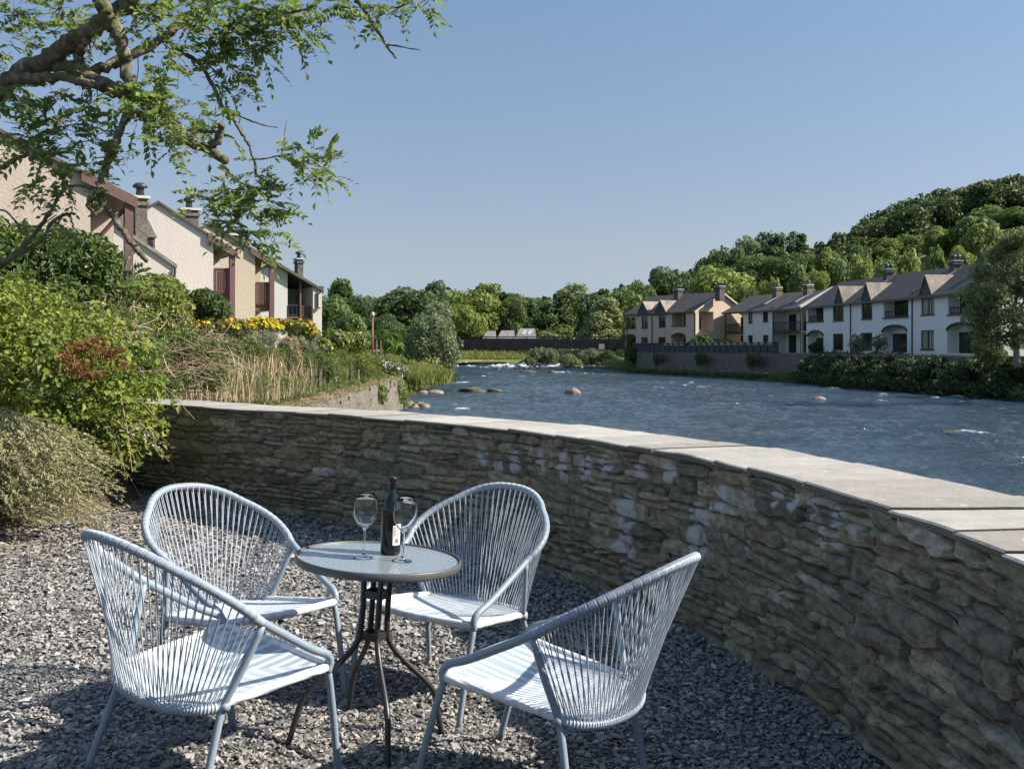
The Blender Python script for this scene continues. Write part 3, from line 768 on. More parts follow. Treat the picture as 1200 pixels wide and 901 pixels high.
# ------------------------------------------------------------------ table
tb = thing('bistro_table', 'small round glass topped table with dark metal legs between the chairs', 'table')
tb.location = TT.to_translation(); tb.rotation_euler = TT.to_euler()
HT = .70; RT = .315
MB().lathe([(.0,HT-.014),(RT-.008,HT-.014),(RT-.008,HT-.007),(.0,HT-.007)], 64).build('tabletop', None, tb, False)
m, nt, b = new_mat('rippled glass')
b.inputs['Base Color'].default_value=(.40,.47,.50,1); b.inputs['Roughness'].default_value=.16; b.inputs['Transmission Weight'].default_value=.5; b.inputs['IOR'].default_value=1.5
tc = N(nt,'ShaderNodeTexCoord'); vo = N(nt,'ShaderNodeTexVoronoi', feature='SMOOTH_F1'); vo.inputs['Scale'].default_value=70; nt.links.new(tc.outputs['Object'],vo.inputs['Vector'])
nt.links.new(bump(nt, math_(nt,'ADD',vo.outputs['Distance'],noise(nt,30,3,.6,tc.outputs['Object'])), .45, .004), b.inputs['Normal'])
tb.children[0].data.materials.clear(); tb.children[0].data.materials.append(m)
MB().lathe([(RT-.006,HT-.028),(RT+.001,HT-.030),(RT+.004,HT-.026),(RT+.004,HT-.004),(RT+.001,HT),(RT-.003,HT),(RT-.005,HT-.004),(RT-.006,HT-.0055),(RT-.006,HT-.028)], 72).build('rim', simple('grey table rim',(.075,.077,.08),.45,var=.08), tb, True)
mb = MB()
for k in range(2): 
    a = k*PI/2+PI/4; d_ = C(math.cos(a),math.sin(a),0)*(RT-.01)
    mb.tube([C(0,0,HT-.023-.002*k)-d_, C(0,0,HT-.023-.002*k)+d_], .008, 6)
mb.build('top_support', M['tablemetal'], tb)
for k in range(4):
    a = k*PI/2; e_ = C(math.cos(a),math.sin(a),0)
    P = crom([e_*.062+C(0,0,HT-.03), e_*.050+C(0,0,.56), e_*.052+C(0,0,.42), e_*.066+C(0,0,.365), e_*.12+C(0,0,.30), e_*.225+C(0,0,.205), e_*.262+C(0,0,.155), e_*.280+C(0,0,.09), e_*.305+C(0,0,-.012)], 6)
    lg = MB().tube(P, .0112, 10).build('leg', M['tablemetal'], tb, True)
for z in (.555,.395):
    mb = MB()
    for k in range(4):
        a = k*PI/2+PI/4; q = C(math.cos(a),math.sin(a))*.036
        mb.box((q[0],q[1],z),(.010,.074,.028),rz=a)
    mb.build('bracket', M['tablemetal'], tb)

def on_table(X, Y):       # world point on the tilted top, above ground point X,Y
    iv = TT.inverted(); 
    for zg in (.70,):
        z = zg
        for _ in range(6):
            q = iv @ Vector((X,Y,z)); z += HT-.006-q.z
    return Vector((X,Y,z+.0005))
rotT = Matrix.Rotation(rad(3.8),4,'Y').to_euler()
# bottle
bt = thing('wine_bottle', 'dark wine bottle with white back label standing between the two glasses', 'bottle', on_table(-.480,4.275)); bt.rotation_euler = (0, rad(2.6), rad(-38))
m, nt, b = new_mat('dark bottle glass'); b.inputs['Base Color'].default_value=(.006,.008,.006,1); b.inputs['Roughness'].default_value=.05; b.inputs['Coat Weight'].default_value=.1
MB().lathe([(0,.006),(.030,.0),(.038,.003),(.0395,.012),(.0395,.150),(.0385,.175),(.033,.200),(.024,.220),(.0175,.236),(.0150,.25),(.0142,.262)],40).build('bottle_body', m, bt, True)
cap = MB().lathe([(.0146,.250),(.0146,.285),(.0165,.287),(.0165,.298),(.0155,.303),(0,.3035)],28).build('neck_foil', simple('black foil',(.02,.018,.02),.3,metal=.4), bt, True)
def label_patch(name, a0, a1, z0, z1, mat, r=.0398):
    t = np.linspace(a0,a1,12); zz = np.linspace(z0,z1,3); A,Z = np.meshgrid(t,zz,indexing='ij')
    v,f = grid(r*np.cos(A), r*np.sin(A), Z); o = MB().add(v,f).build(name, mat, bt, True); return o
lab = label_patch('back_label', -.62,.30,.040,.118, simple('paper label',(.72,.71,.68),.6,var=.04))
mb = MB()
for k in range(9):                    # bar code strokes and a few lines of small print on the label
    a0 = -.36+.042*k+(.012 if k%3 else 0); t = np.array([a0,a0+.02]); A,Z = np.meshgrid(t,np.array([.048,.066]),indexing='ij')
    v,f = grid(.0401*np.cos(A),.0401*np.sin(A),Z); mb.add(v,f)
for k in range(5):
    t = np.linspace(-.54,.14+.06*(k%2),6); A,Z = np.meshgrid(t,np.array([.078+.0075*k,.0805+.0075*k]),indexing='ij'); v,f = grid(.0401*np.cos(A),.0401*np.sin(A),Z); mb.add(v,f)
pr = mb.build('label_print', simple('label ink',(.05,.05,.06),.6), lab)
label_patch('front_label', 2.0,4.2,.040,.130, simple('cream label',(.66,.63,.56),.6,var=.05))
# glasses
m, nt, b = new_mat('clear glass'); b.inputs['Base Color'].default_value=(.97,.98,.98,1); b.inputs['Roughness'].default_value=.02; b.inputs['Transmission Weight'].default_value=1; b.inputs['IOR'].default_value=1.33
M['glass'] = m
gp_out = [(0,.0),(.037,.0),(.038,.0015),(.030,.004),(.012,.007),(.0050,.013),(.0040,.03),(.0040,.095),(.0055,.108),(.014,.116),(.030,.130),(.042,.150),(.0465,.172),(.0455,.195),(.0415,.222),(.0385,.243)]
gp_in = [(.0375,.2435),(.0405,.222),(.0443,.195),(.0453,.172),(.0408,.151),(.029,.132),(.013,.1185),(0,.1165)]
def glass(x, y, label, tilt):
    g_ = MB().lathe(gp_out+gp_in, 40).build('wine_glass', M['glass'], None, True)
    g_.location = on_table(x,y); g_.rotation_euler = (0,rad(tilt),0)
    return tag(g_, label, 'wine glass', 'wine glasses on the bistro table')
glass(-.572,4.165,'empty stemmed wine glass standing alone to the left of the wine bottle',3.2)
glass(-.421,4.150,'empty stemmed wine glass standing partly in front of the wine bottle label',4.0)
# ------------------------------------------------------------------ building helpers (local frame: x along the front, y into the building, z up)
def arc_pts(x0, x1, z1, rise, n=10):
    t = np.linspace(PI, 0, n)
    return [((x0+x1)/2 + (x1-x0)/2*math.cos(a), z1 + rise*math.sin(a)) for a in t]
def facade(mb, W0, W1, H0, H1, ops, y=0.):
    """front plane with openings (x0,x1,z0,z1,depth,arch rise,back wall?)"""
    xs = sorted({W0,W1,*[o[0] for o in ops],*[o[1] for o in ops]}); zs = sorted({H0,H1,*[o[2] for o in ops],*[o[3]+o[5] for o in ops]})
    for i in range(len(xs)-1):
        for j in range(len(zs)-1):
            xm,zm = (xs[i]+xs[i+1])/2,(zs[j]+zs[j+1])/2
            if any(o[0]<xm<o[1] and o[2]<zm<o[3]+o[5] for o in ops): continue
            mb.add([(xs[i],y,zs[j]),(xs[i+1],y,zs[j]),(xs[i+1],y,zs[j+1]),(xs[i],y,zs[j+1])],[(0,1,2,3)])
    for (x0,x1,z0,z1,d,rise,back) in ops:
        if rise:
            ap = arc_pts(x0,x1,z1,rise)
            for k in range(len(ap)-1):
                cx = x0 if k < (len(ap)-1)/2 else x1
                mb.add([(cx,y,z1+rise),(ap[k][0],y,ap[k][1]),(ap[k+1][0],y,ap[k+1][1])],[(0,1,2)])
            loop = [(x0,z0),(x1,z0)]+ap[::-1]
        else: loop = [(x0,z0),(x1,z0),(x1,z1),(x0,z1)]
        n = len(loop); v = [(a,y,c) for a,c in loop]+[(a,y+d,c) for a,c in loop]
        mb.add(v,[(k,n+k,n+(k+1)%n,(k+1)%n) for k in range(n)])
        if back: mb.add([(a,y+d,c) for a,c in loop],[tuple(range(n))])
def window(root, x0, x1, z0, z1, y, frame='darkframe', pane='pane', mull=1, fw=.07, horiz=False):
    mb = MB(); d = .06
    mb.span(x0,x0+fw,y,y+d,z0,z1); mb.span(x1-fw,x1,y,y+d,z0,z1); mb.span(x0+fw,x1-fw,y,y+d,z1-fw,z1); mb.span(x0+fw,x1-fw,y,y+d,z0,z0+fw)
    for k in range(mull):
        xm = x0+(x1-x0)*(k+1)/(mull+1); mb.span(xm-fw/2,xm+fw/2,y+.002,y+d,z0+fw,z1-fw)
    w_ = mb.build('window', M[frame], root)
    pn = MB(); pn.span(x0+fw*.5,x1-fw*.5,y+.035,y+.05,z0+fw*.5,z1-fw*.5); pn.build('pane', M[pane], w_)
    s = MB(); s.span(x0-.08,x1+.08,y-.16,y-.004,z0-.09,z0-.004); s.build('sill', M['darkframe'], w_)
    return w_
def chimney(parent, x, y, z0, z1, sx=.75, sy=.9, stone='chimdark', npot=1, cowl=True):
    mb = MB(); mb.span(x-sx/2,x+sx/2,y-sy/2,y+sy/2,z0,z1)
    mb.span(x-sx/2-.07,x+sx/2+.07,y-sy/2-.07,y+sy/2+.07,z1-.26,z1-.12)
    c = mb.build('chimney', M[stone], parent)
    s = MB(); s.span(x-sx/2-.10,x+sx/2+.10,y-sy/2-.10,y+sy/2+.10,z1+.002,z1+.10); s.build('cap_slab', M['lead'] if stone=='chimdark' else M['concrete'], c)
    for k in range(npot):
        py_ = y + (k-(npot-1)/2)*.42
        p = MB(); p.lathe([(.17,z1+.10),(.13,z1+.34),(.15,z1+.36),(.15,z1+.40)],12,(x,py_,0))
        if cowl: p.lathe([(.12,z1+.40),(.27,z1+.44),(.27,z1+.50),(.16,z1+.60),(.0,z1+.62)],12,(x,py_,0))
        p.build('pot', M['pipe'], c, True)
    return c
def gable_roof(x0, x1, y0, y1, ze, zr, over=.35, th=.16, yr=None):
    """prism along x with ridge at yr"""
    yr = (y0+y1)/2 if yr is None else yr
    s0 = (zr-ze)/(yr-y0); s1 = (zr-ze)/(y1-yr)
    a = [(y0-over, ze-over*s0), (yr, zr), (y1+over, ze-over*s1), (y1+over, ze-over*s1-th), (yr, zr-th), (y0-over, ze-over*s0-th)]
    return MB().prism([(p,q+th*1.05) for p,q in a], x0, x1, axis='x')
def roof_z(y, y0, yr, ze, zr): return ze + (y-y0)*(zr-ze)/(yr-y0)

class Row:
    """frame of a facade from P0 (far end) to P1 (near end), local x along it"""
    def __init__(s, P0, P1, zb):
        s.P0 = C(*P0); s.d = C(*P1)-s.P0; s.L = float(np.linalg.norm(s.d)); s.d /= s.L; s.zb = zb
        s.rz = math.atan2(s.d[1], s.d[0])
    def t(s, px):
        k = (px-CX)/F_
        return float((k*s.P0[1]-s.P0[0])/(s.d[0]-k*s.d[1]))
    def Y(s, t): return s.P0[1]+s.d[1]*t
    def z(s, px, py): return float(zat(py, s.Y(s.t(px)))-s.zb)
    def rect(s, px0, px1, py0, py1):
        t0, t1 = s.t(px0), s.t(px1); pm = (px0+px1)/2
        return t0, t1, s.z(pm,py1), s.z(pm,py0)

def pipe(root, x, z0, z1, y=-.07):
    MB().tube([(x,y,z0),(x,y,z1)],.06,8).build('drainpipe', M['pipe'], root)
def gablet(root, xc, half, ze, y0, slope, hgt, matd='sunlit_dormer_slate'):
    """little gabled dormer head over a window: dark slate-hung triangle in front, two small slopes running back"""
    yb = y0 + hgt/slope
    f = .22
    tri = MB(); tri.prism([(xc-half,ze-.25),(xc+half,ze-.25),(xc,ze+hgt-.05)], y0-.12, y0-.02)
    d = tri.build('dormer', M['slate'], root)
    r = MB()
    for s_ in (-1,1):
        e = half+.14; zl = ze-.27
        v = [(xc+s_*e,y0-f,zl),(xc,y0-f,ze+hgt),(xc,yb,ze+hgt),(xc+s_*e,y0-f+ (zl-ze+.27)/slope+.0,zl)]
        v2 = [(a,b,c+.09) for a,b,c in v]
        r.add(v+v2, [(0,1,2,3)[::s_],(4,5,6,7)[::-s_],(0,1,5,4),(1,2,6,5),(2,3,7,6),(3,0,4,7)])
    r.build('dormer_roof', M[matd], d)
def railing(root, x0, x1, y, z0, h, mat, n, name='balcony_railing', dy=0.):
    mb = MB()
    def P(t, z): return (x0+(x1-x0)*t, y+dy*t, z)
    mb.tube([P(0,z0+h),P(1,z0+h)],.05,4); mb.tube([P(0,z0+.10),P(1,z0+.10)],.04,4)
    for k in range(n+1): mb.tube([P(k/n,z0),P(k/n,z0+h)],.03 if 0<k<n else .05,4)
    return mb.build(name, mat, root)

# ---- white terrace on the right bank (nearest)
G = Row((32.6,120),(37.55,83),.95)
gt = thing('white_terrace_house', 'long white two storey terrace across the river with three slate gablets and arched openings', 'house', (*G.P0,G.zb), G.rz, 'houses on the right bank')
Hs, De = 5.15, 8.0
SLP = 2.55/4.0
ops = []; wins = []
for (a,b_,c_,d_,pn) in [(976,988.5,356,376,'pane'),(976,988,391,410,'pane'),(1009.5,1022,354,374,'pane'),(1009,1022,390,410,'pane'),(1079.5,1095,347.5,369,'curtain'),(1079,1094.5,387,409.5,'curtain')]:
    r = G.rect(a,b_,c_,d_); ops.append((*r,.14,0,True)); wins.append((r,pn))
logg = []
for (a,b_,c_,d_) in [(945.5,965,358,376.5),(1035.5,1064.5,349,371.5),(1111,1146,343,367.5)]:
    r = list(G.rect(a,b_,c_,d_)); r[0] = max(r[0],.35); r[3] = min(r[3],Hs-.15); ops.append((*r,1.0,0,True)); logg.append((r,0))
for (a,b_,c_,d_) in [(945.5,965,395,416),(1034,1063,390,414),(1110,1145,388,417)]:
    r = list(G.rect(a,b_,c_,d_)); r[0] = max(r[0],.35); r[2] = .12; ops.append((*r,1.0,.55,True)); logg.append((r,1))
mb = MB(); facade(mb,0,G.L,-.6,Hs,ops)
mb.add([(0,0,-.6),(0,De,-.6),(0,De,Hs),(0,De/2,Hs+2.55),(0,0,Hs)],[(0,1,2,3,4)]); mb.add([(G.L,0,-.6),(G.L,De,-.6),(G.L,De,Hs),(G.L,De/2,Hs+2.55),(G.L,0,Hs)],[(4,3,2,1,0)])
mb.add([(0,De,-.6),(G.L,De,-.6),(G.L,De,Hs),(0,De,Hs)],[(0,3,2,1)])
mb.build('wall', M['rwhite'], gt)
pl = MB(); pl.span(0,G.L,-.05,-.005,-.62,.02); pl.build('plinth', M['darkframe'], gt)
for r,pn in wins: window(gt, r[0],r[1],r[2],r[3],.09,pane=pn,mull=1)
for r,ar in logg:
    x0,x1,z0,z1 = r
    window(gt, x0+(x1-x0)*.06,x0+(x1-x0)*.90,z0+.02,min(z1-.05,z0+2.2),.9,mull=2)
    if ar:
        A = arc_pts(x0,x1,z1,.55,12); h = MB()
        for k in range(len(A)-1):
            h.tube([(A[k][0],-.03,A[k][1]+.10),(A[k+1][0],-.03,A[k+1][1]+.10)],.13,4)
        h.build('arch_hood', M['slate'], gt)
    else:
        mbb = MB(); mbb.span(x0-.1,x1+.1,-.10,-.004,z0-.14,z0-.004); mbb.build('ledge', M['darkframe'], gt)
        railing(gt,x0+.05,x1-.05,.2,z0,.55,M['brownwood'],8)
rf = gable_roof(-.2,G.L+.3,0,De,Hs,Hs+2.55,.4).build('roof', M['slate'], gt)
vg = MB()
for tx in (G.t(1069),):
    vg.box((tx,1.9,Hs+.23+1.9*SLP+.1),(.3,4.5,.12),M=Matrix.Rotation(math.atan(SLP),3,'X'))
vg.build('roof_step', M['slate'], rf)
ff = MB(); ff.span(-.2,G.L+.3,-.44,-.38,Hs-.30,Hs-.08); ff.build('gutter', M['pipe'], gt)
for px,pt in ((1008,312),(1082.5,301)):
    t_ = G.t(px-1.5); chimney(gt,t_,De/2-.9,Hs+1.5,Hs+(3.15 if px<1050 else 3.0),.8,.8,'chimdark',2)
    fl = MB(); fl.box((t_+.3,De/2-2.1,Hs+.36+(De/2-2.1)*SLP),(.42,2.0,.06),M=Matrix.Rotation(math.atan(SLP),3,'X')); fl.build('flashing', M['lead'], gt)
sk_ = MB(); sk_.box((G.t(1113),De/2-1.1,Hs+.33+(De/2-1.1)*SLP),(1.0,.9,.12),M=Matrix.Rotation(math.atan(SLP),3,'X')); sk_.build('rooflight', M['lead'], rf)
for px in (985,1017,1086.5): gablet(gt,G.t(px),1.15,Hs-.05,0,SLP,1.75)
for px in (997.3,1069.5): pipe(gt,G.t(px),-1.6,Hs-.2)
pipe(gt,G.t(1146.5),-.6,Hs-.2)

# ---- middle house with brown timber balconies
Fh = Row((27.2,138),(32.9,122.3),.95)
ft = thing('balcony_house', 'off white two storey house across the river with dark timber balconies and two stone chimneys', 'house', (*Fh.P0,Fh.zb), Fh.rz, 'houses on the right bank')
xa = Fh.t(871); xb = Fh.t(906); xc = Fh.L
Hf, Df, rise = 5.1, 8.0, 2.0; SF_ = rise/(Df/2)
ops = []; wins = []
for (a,b_,c_,d_) in [(877,882,365.5,378.5),(894,900,363.5,377),(876.5,882,393,406),(894,900.5,392.5,407)]:
    r = Fh.rect(a,b_,c_,d_); ops.append((*r,.14,0,True)); wins.append(r)
mb = MB(); facade(mb,xa,xb,-.6,Hf,ops)
mb.span(xb,xc,1.6,1.8,-.6,Hf); mb.span(0+1.2,xa,1.7,1.9,-.6,Hf)
mb.add([(xb,0,-.6),(xb,1.6,-.6),(xb,1.6,Hf),(xb,0,Hf)],[(0,1,2,3)]); mb.add([(xa,0,-.6),(xa,1.7,-.6),(xa,1.7,Hf),(xa,0,Hf)],[(3,2,1,0)])
for X_ in (1.2,xc): mb.add([(X_,1.8,-.6),(X_,Df,-.6),(X_,Df,Hf),(X_,Df/2,Hf+rise),(X_,1.8,Hf+1.0)],[(0,1,2,3,4)])
mb.add([(1.2,Df,-.6),(xc,Df,-.6),(xc,Df,Hf),(1.2,Df,Hf)],[(3,2,1,0)])
mb.build('wall', M['roff'], ft)
for r in wins: window(ft,*r,.09,mull=1)
rf = gable_roof(-.3,xc-.05,0,Df,Hf,Hf+rise,.4).build('roof', M['slate'], ft)
mb = MB(); mb.box((xc-.25,1.9,Hf+.30+1.9*SF_),(.5,5.1,.24),M=Matrix.Rotation(math.atan(SF_),3,'X')); mb.build('white_verge', M['concrete'], rf)
mb = MB(); mb.box((xb-.1,1.6,Hf+.26+1.6*SF_),(.35,3.6,.10),M=Matrix.Rotation(math.atan(SF_),3,'X')); mb.build('roof_step', M['slate'], rf)
for px in (886.5,922):
    t_ = Fh.t(px); chimney(ft,t_,Df/2-1.1,Hf+.9,Hf+2.75,.85,.8,'chimneystone',1)
    mb = MB(); mb.box((t_+.35,Df/2-2.3,Hf+.34+(Df/2-2.3)*SF_),(.45,1.8,.06),M=Matrix.Rotation(math.atan(SF_),3,'X')); mb.build('flashing', M['lead'], ft)
for (x0,x1,n,yb_) in ((.05,xa-.05,10,1.7),(xb+.05,xc-.4,12,1.6)):
    bal = MB(); bal.span(x0,x1,-.1,yb_-.003,2.32,2.5); bo = bal.build('balcony', M['brownwood'], ft)
    railing(bo,x0,x1,-.05,2.5,1.05,M['brownwood'],n*2,'railing')
    window(ft,x0+.9,x0+2.3,2.52,4.5,yb_-.08,mull=1); window(ft,x0+.9,x0+2.3,.05,2.1,yb_-.08,mull=1)
    p = MB(); p.tube([(x0,-.05,-.6),(x0,-.05,Hf-.1)],.09,6); p.build('post', M['brownwood'], ft)
window(ft,xc-2.2,xc-1.2,2.52,4.5,1.52,mull=0); window(ft,xc-2.2,xc-1.2,.05,2.1,1.52,mull=0)
p = MB(); p.tube([(xc-.45,-.05,-.6),(xc-.45,-.05,Hf-.1)],.09,6); p.build('post', M['brownwood'], ft)
railing(ft,.02,.02,.0,2.5,1.05,M['brownwood'],8,'balcony_railing',1.7)
pipe(ft,xb+.15,-.6,Hf-.1); pipe(ft,xc-.05,-.6,Hf-.1)
mb = MB(); mb.span(-.3,xc,-.45,-.39,Hf-.26,Hf-.06); mb.build('gutter', M['pipe'], ft)

# ---- pinkish house furthest upstream on the right bank
Eh = Row((15.9,150),(23.2,137),.95)
et = thing('pinkish_end_house', 'pinkish beige two storey house with sunlit gable end nearest the footbridge across the river', 'house', (*Eh.P0,Eh.zb), Eh.rz, 'houses on the right bank')
He, DE, re_ = 5.25, 8.2, 2.4; SE = re_/(DE/2)
xa = Eh.t(749)
ops = []; wins = []; logg = []
for (a,b_,c_,d_) in [(752,759,371,384.5),(772,780,369.5,383.5),(751.5,759,395,408.5),(771.5,780,395,408.5)]:
    r = Eh.rect(a,b_,c_,d_); ops.append((*r,.14,0,True)); wins.append(r)
r = list(Eh.rect(787.5,803.5,366,381.5)); r[3] = min(r[3],He-.15); ops.append((*r,1.6,0,True)); logg.append((r,0))
r = list(Eh.rect(787,803.5,396,412)); r[2] = .05; ops.append((*r,1.6,.5,True)); logg.append((r,1))
r = list(Eh.rect(732.5,745,372,384.5)); r[3] = min(r[3],He-.15); ops.append((*r,.3,0,False)); logg.append((r,2))
r = list(Eh.rect(732.5,745,397,413)); r[2] = .05; ops.append((*r,.3,.5,False)); logg.append((r,3))
mb = MB(); facade(mb,0,Eh.L,-.6,He,ops)
mb.span(0,xa,.302,.36,-.6,.02) ; mb.add([(xa,.3,-.6),(xa,DE,-.6),(xa,DE,He),(xa,DE/2,He+re_),(xa,.3,He)],[(0,1,2,3,4)])
mb.add([(xa,DE,-.6),(Eh.L,DE,-.6),(Eh.L,DE,He),(xa,DE,He)],[(3,2,1,0)])
mb.build('wall', M['rcream'], et)
# sunlit gable with its own corner loggia opening
gmb = MB()
LO = [(0.55,2.9,2.75,He-.05,1.5,0,True),(.5,2.7,.05,1.65,1.5,.5,True)]
def gable_face(mb, x, ops):
    t_ = MB(); facade(t_,0,DE,-.6,He,ops)
    for v_,(k_,f_) in zip(t_.v,t_.f):
        vv = np.stack([x-v_[:,1], v_[:,0], v_[:,2]],1); mb.add(vv, f_ - f_.min())
    mb.add([(x,0,He),(x,DE,He),(x,DE/2,He+re_)],[(0,1,2)])
gable_face(gmb, Eh.L, LO)
gmb.build('gable_wall', M['rcream'], et)
for r in wins: window(et,*r,.09,mull=1)
for r,k in logg:
    x0,x1,z0,z1 = r
    if k in (0,1): window(et,x0+.6,x0+1.7,z0+.03,z0+1.9,1.5,mull=1)
    if k in (1,3):
        A = arc_pts(x0,x1,z1,.5,12); h = MB()
        for q in range(len(A)-1): h.tube([(A[q][0],-.03,A[q][1]+.08),(A[q+1][0],-.03,A[q+1][1]+.08)],.10,4)
        h.build('arch_hood', M['slate'], et)
    if k in (0,2):
        mbb = MB(); mbb.span(x0-.1,x1+.1,-.10,-.004,z0-.14,z0-.004); mbb.build('ledge', M['darkframe'], et)
wn = MB(); wn.span(Eh.L-1.46,Eh.L-1.40,.9,2.0,3.0,4.6); wn.build('window', M['pane'], et)
rf = gable_roof(-.3,Eh.L+.25,0,DE,He,He+re_,.4).build('roof', M['slate'], et)
mb = MB(); 
for sgn in (0,1):
    yy0,yy1 = (0-.4,DE/2) if sgn == 0 else (DE/2,DE+.4)
    za,zb_ = (He-.4*SE,He+re_) if sgn == 0 else (He+re_,He-.4*SE)
    mb.add([(Eh.L+.26,yy0,za-.04),(Eh.L+.26,yy1,zb_-.04),(Eh.L+.26,yy1,zb_+.19),(Eh.L+.26,yy0,za+.19),(Eh.L+.34,yy0,za-.04),(Eh.L+.34,yy1,zb_-.04),(Eh.L+.34,yy1,zb_+.19),(Eh.L+.34,yy0,za+.19)],[(0,3,2,1),(4,5,6,7),(0,1,5,4),(2,3,7,6),(1,2,6,5),(3,0,4,7)])
mb.build('verge_board', M['rcream'], rf)
for px in (774,822): 
    t_ = Eh.t(px-1.5); chimney(et,t_,DE/2-.9,He+1.3,He+3.1,.9,.85,'chimdark',2)
for px in (754.5,775): gablet(et,Eh.t(px),1.35,He-.05,0,SE,1.6)
pipe(et,Eh.t(764.5),-1.5,He-.2); pipe(et,Eh.L-.1,-1.5,He-.2); pipe(et,.1,-1.2,He-.2)

# ------------------------------------------------------------------ left bank houses: gable ends towards us, ridge parallel to the river
def left_house(name, label, Y, len_, xr_, zr, xe, ze, xw, wallmat, zb=.6, loggia=True, floor=None, post=True, rail=True, rot=0.):
    """xr_ ridge x, xe eave x, xw wall corner x (loggia between xw and xe)"""
    root = thing(name, label, 'house', (xw, Y, zb), rot, 'houses on the left bank')
    L = lambda x: x-xw
    sl = (zr-ze)/(xe-xr_); xl_ = xr_-(xe-xr_); th = .10
    zz = lambda x: ze+(xe-abs(x-xr_)-xr_)*sl - zb       # underside line of the roof at x
    xw2 = xl_+.3
    mb = MB()
    mb.prism([(L(xw2),-1.0),(0,-1.0),(0,zz(xw)),(L(xr_),zr-zb),(L(xw2),zz(xw2))], 0, len_)
    if loggia:   # far cheek of the loggia
        mb.prism([(0.005,-1.0),(L(xe)-.12,-1.0),(L(xe)-.12,zz(xe-.12)),(0.005,zz(xw)-.004)], 2.6, 2.9)
    mb.build('wall', M[wallmat], root)
    r = MB(); 
    r.prism([(L(xl_),ze-zb),(L(xr_),zr-zb),(L(xe),ze-zb),(L(xe),ze-zb+th),(L(xr_),zr-zb+th),(L(xl_),ze-zb+th)], -.12, len_+.1)
    rf = r.build('roof', M['slate'], root)
    bb = MB()
    x0 = xw-.25 if loggia else xr_
    bb.add([(L(x0),-.17,zz(x0)-.20),(L(xe)+.02,-.17,ze-zb-.20),(L(xe)+.02,-.17,ze-zb+.10),(L(x0),-.17,zz(x0)+.10),(L(x0),-.124,zz(x0)-.20),(L(xe)+.02,-.124,ze-zb-.20),(L(xe)+.02,-.124,ze-zb+.10),(L(x0),-.124,zz(x0)+.10)],[(0,1,2,3),(7,6,5,4),(0,4,5,1),(1,5,6,2),(2,6,7,3),(3,7,4,0)])
    bb.build('barge_board', M['redwood'], rf)
    if loggia:
        sf = MB(); sf.add([(0,0,zz(xw)-.006),(L(xe),0,ze-zb-.006),(L(xe),2.6,ze-zb-.006),(0,2.6,zz(xw)-.006)],[(0,1,2,3)]); sf.build('soffit', M['soffit'], rf)
        if post:
            p = MB(); p.span(L(xe)-.30,L(xe)-.08,-.10,.12,-1.0,ze-zb-.05); p.build('post', M['redwood'], root)
        if floor is not None:
            b_ = MB(); b_.span(.004,L(xe)-.10,.13,2.595,floor-zb-.28,floor-zb); bo = b_.build('balcony', M['redwood'], root)
            if rail: railing(bo,.05,L(xe)-.31,.05,floor-zb,1.05,M['redwood'],9,'railing'); railing(bo,L(xe)-.19,L(xe)-.19,.2,floor-zb,1.05,M['redwood'],12,'railing',2.3)
    return root, L, zz, sl
X = lambda px, Y: (px-CX)*Y/F_
Y=29.; A_,LA,zzA,slA = left_house('beige_gable_house','large beige roughcast gable house nearest on the left bank behind the ash branches',Y,9,X(8,Y),7.05,X(157,Y),zat(233,Y),X(106,Y),'beige',loggia=True,floor=1.9,rot=rad(30))
mb = MB(); mb.tube([(LA(X(106,Y))+.06,.2,zat(272,Y)-.6-.35),(LA(X(157,Y))-.3,.02,zat(243,Y)-.6)],.06,4); mb.build('brace', M['redwood'], A_)
Y=46.; B_,LB,zzB,slB = left_house('white_gable_house','tall white roughcast gable house with red timber balcony, second on the left bank',Y,5.6,X(187,Y),zat(238,Y)-.15,X(277,Y),zat(297,Y),X(250,Y),'white',floor=zat(344,46.),rot=rad(28))
chimney(B_, LB(X(218,49.))+1.7, 3.2, 5.6, 7.05, .7,.7,'chimneystone',1)
Y=52.; C_,LC,zzC,slC = left_house('cream_gable_house','cream roughcast gable house with red balcony, third along the left bank',Y,7,X(247,Y),zat(263,Y)-.1,X(323,Y),zat(310,Y),X(299,Y),'cream',floor=zat(357,52.),rot=rad(26))
chimney(C_, LC(X(267,55.))+1.55, 3.2, 5.3, 6.55, .7,.7,'chimneystone',1)
# the low white wing with chimney and dormer in front of the tall white house
Y=39.5; root = thing('white_wing', 'low white lean-to wing with slate roof, stone chimney and small dormer between the left houses','building',(X(203,Y),Y,.6),rad(28),'houses on the left bank')
xe_ = X(204,Y); ze_ = zat(311,Y)-.6; xr_ = X(128,Y); zr_ = zat(262,Y)-.6; W_ = lambda x: x-X(203,Y)
mb = MB(); mb.prism([(W_(xr_)-1.5,-1),(0,-1),(0,ze_-.02),(W_(xr_),zr_),(W_(xr_)-1.5,zr_-1.)],0,5.8); mb.build('wall', M['white'], root)
sl2 = (zr_-ze_)/(xe_-xr_)
mb = MB(); mb.prism([(W_(xr_),zr_),(.12,ze_-.10),(.12,ze_+.03),(W_(xr_),zr_+.13),(W_(xr_)-1.6,zr_-.95),(W_(xr_)-1.6,zr_-1.08)],-.1,5.75); rf = mb.build('roof', M['slate_l'], root)
mb = MB(); mb.tube([(.05,-.08,ze_-.12),(.02,-.08,ze_-.5),(-.08,-.06,ze_-.7),(-.08,-.06,-1)],.05,6); mb.build('drainpipe', M['pipe'], root)
xch = W_(X(163.5,40.6))+.64; chimney(root, xch, 1.2, zr_-1.6, zat(236,40.6)-.6, .42, .6, 'chimneystone',1)
p = MB(); p.tube([(xch-.30,1.0,zr_-1.8),(xch-.30,1.0,zat(236,40.6)-.7)],.05,6); p.build('flue_pipe', M['pipe'], root)
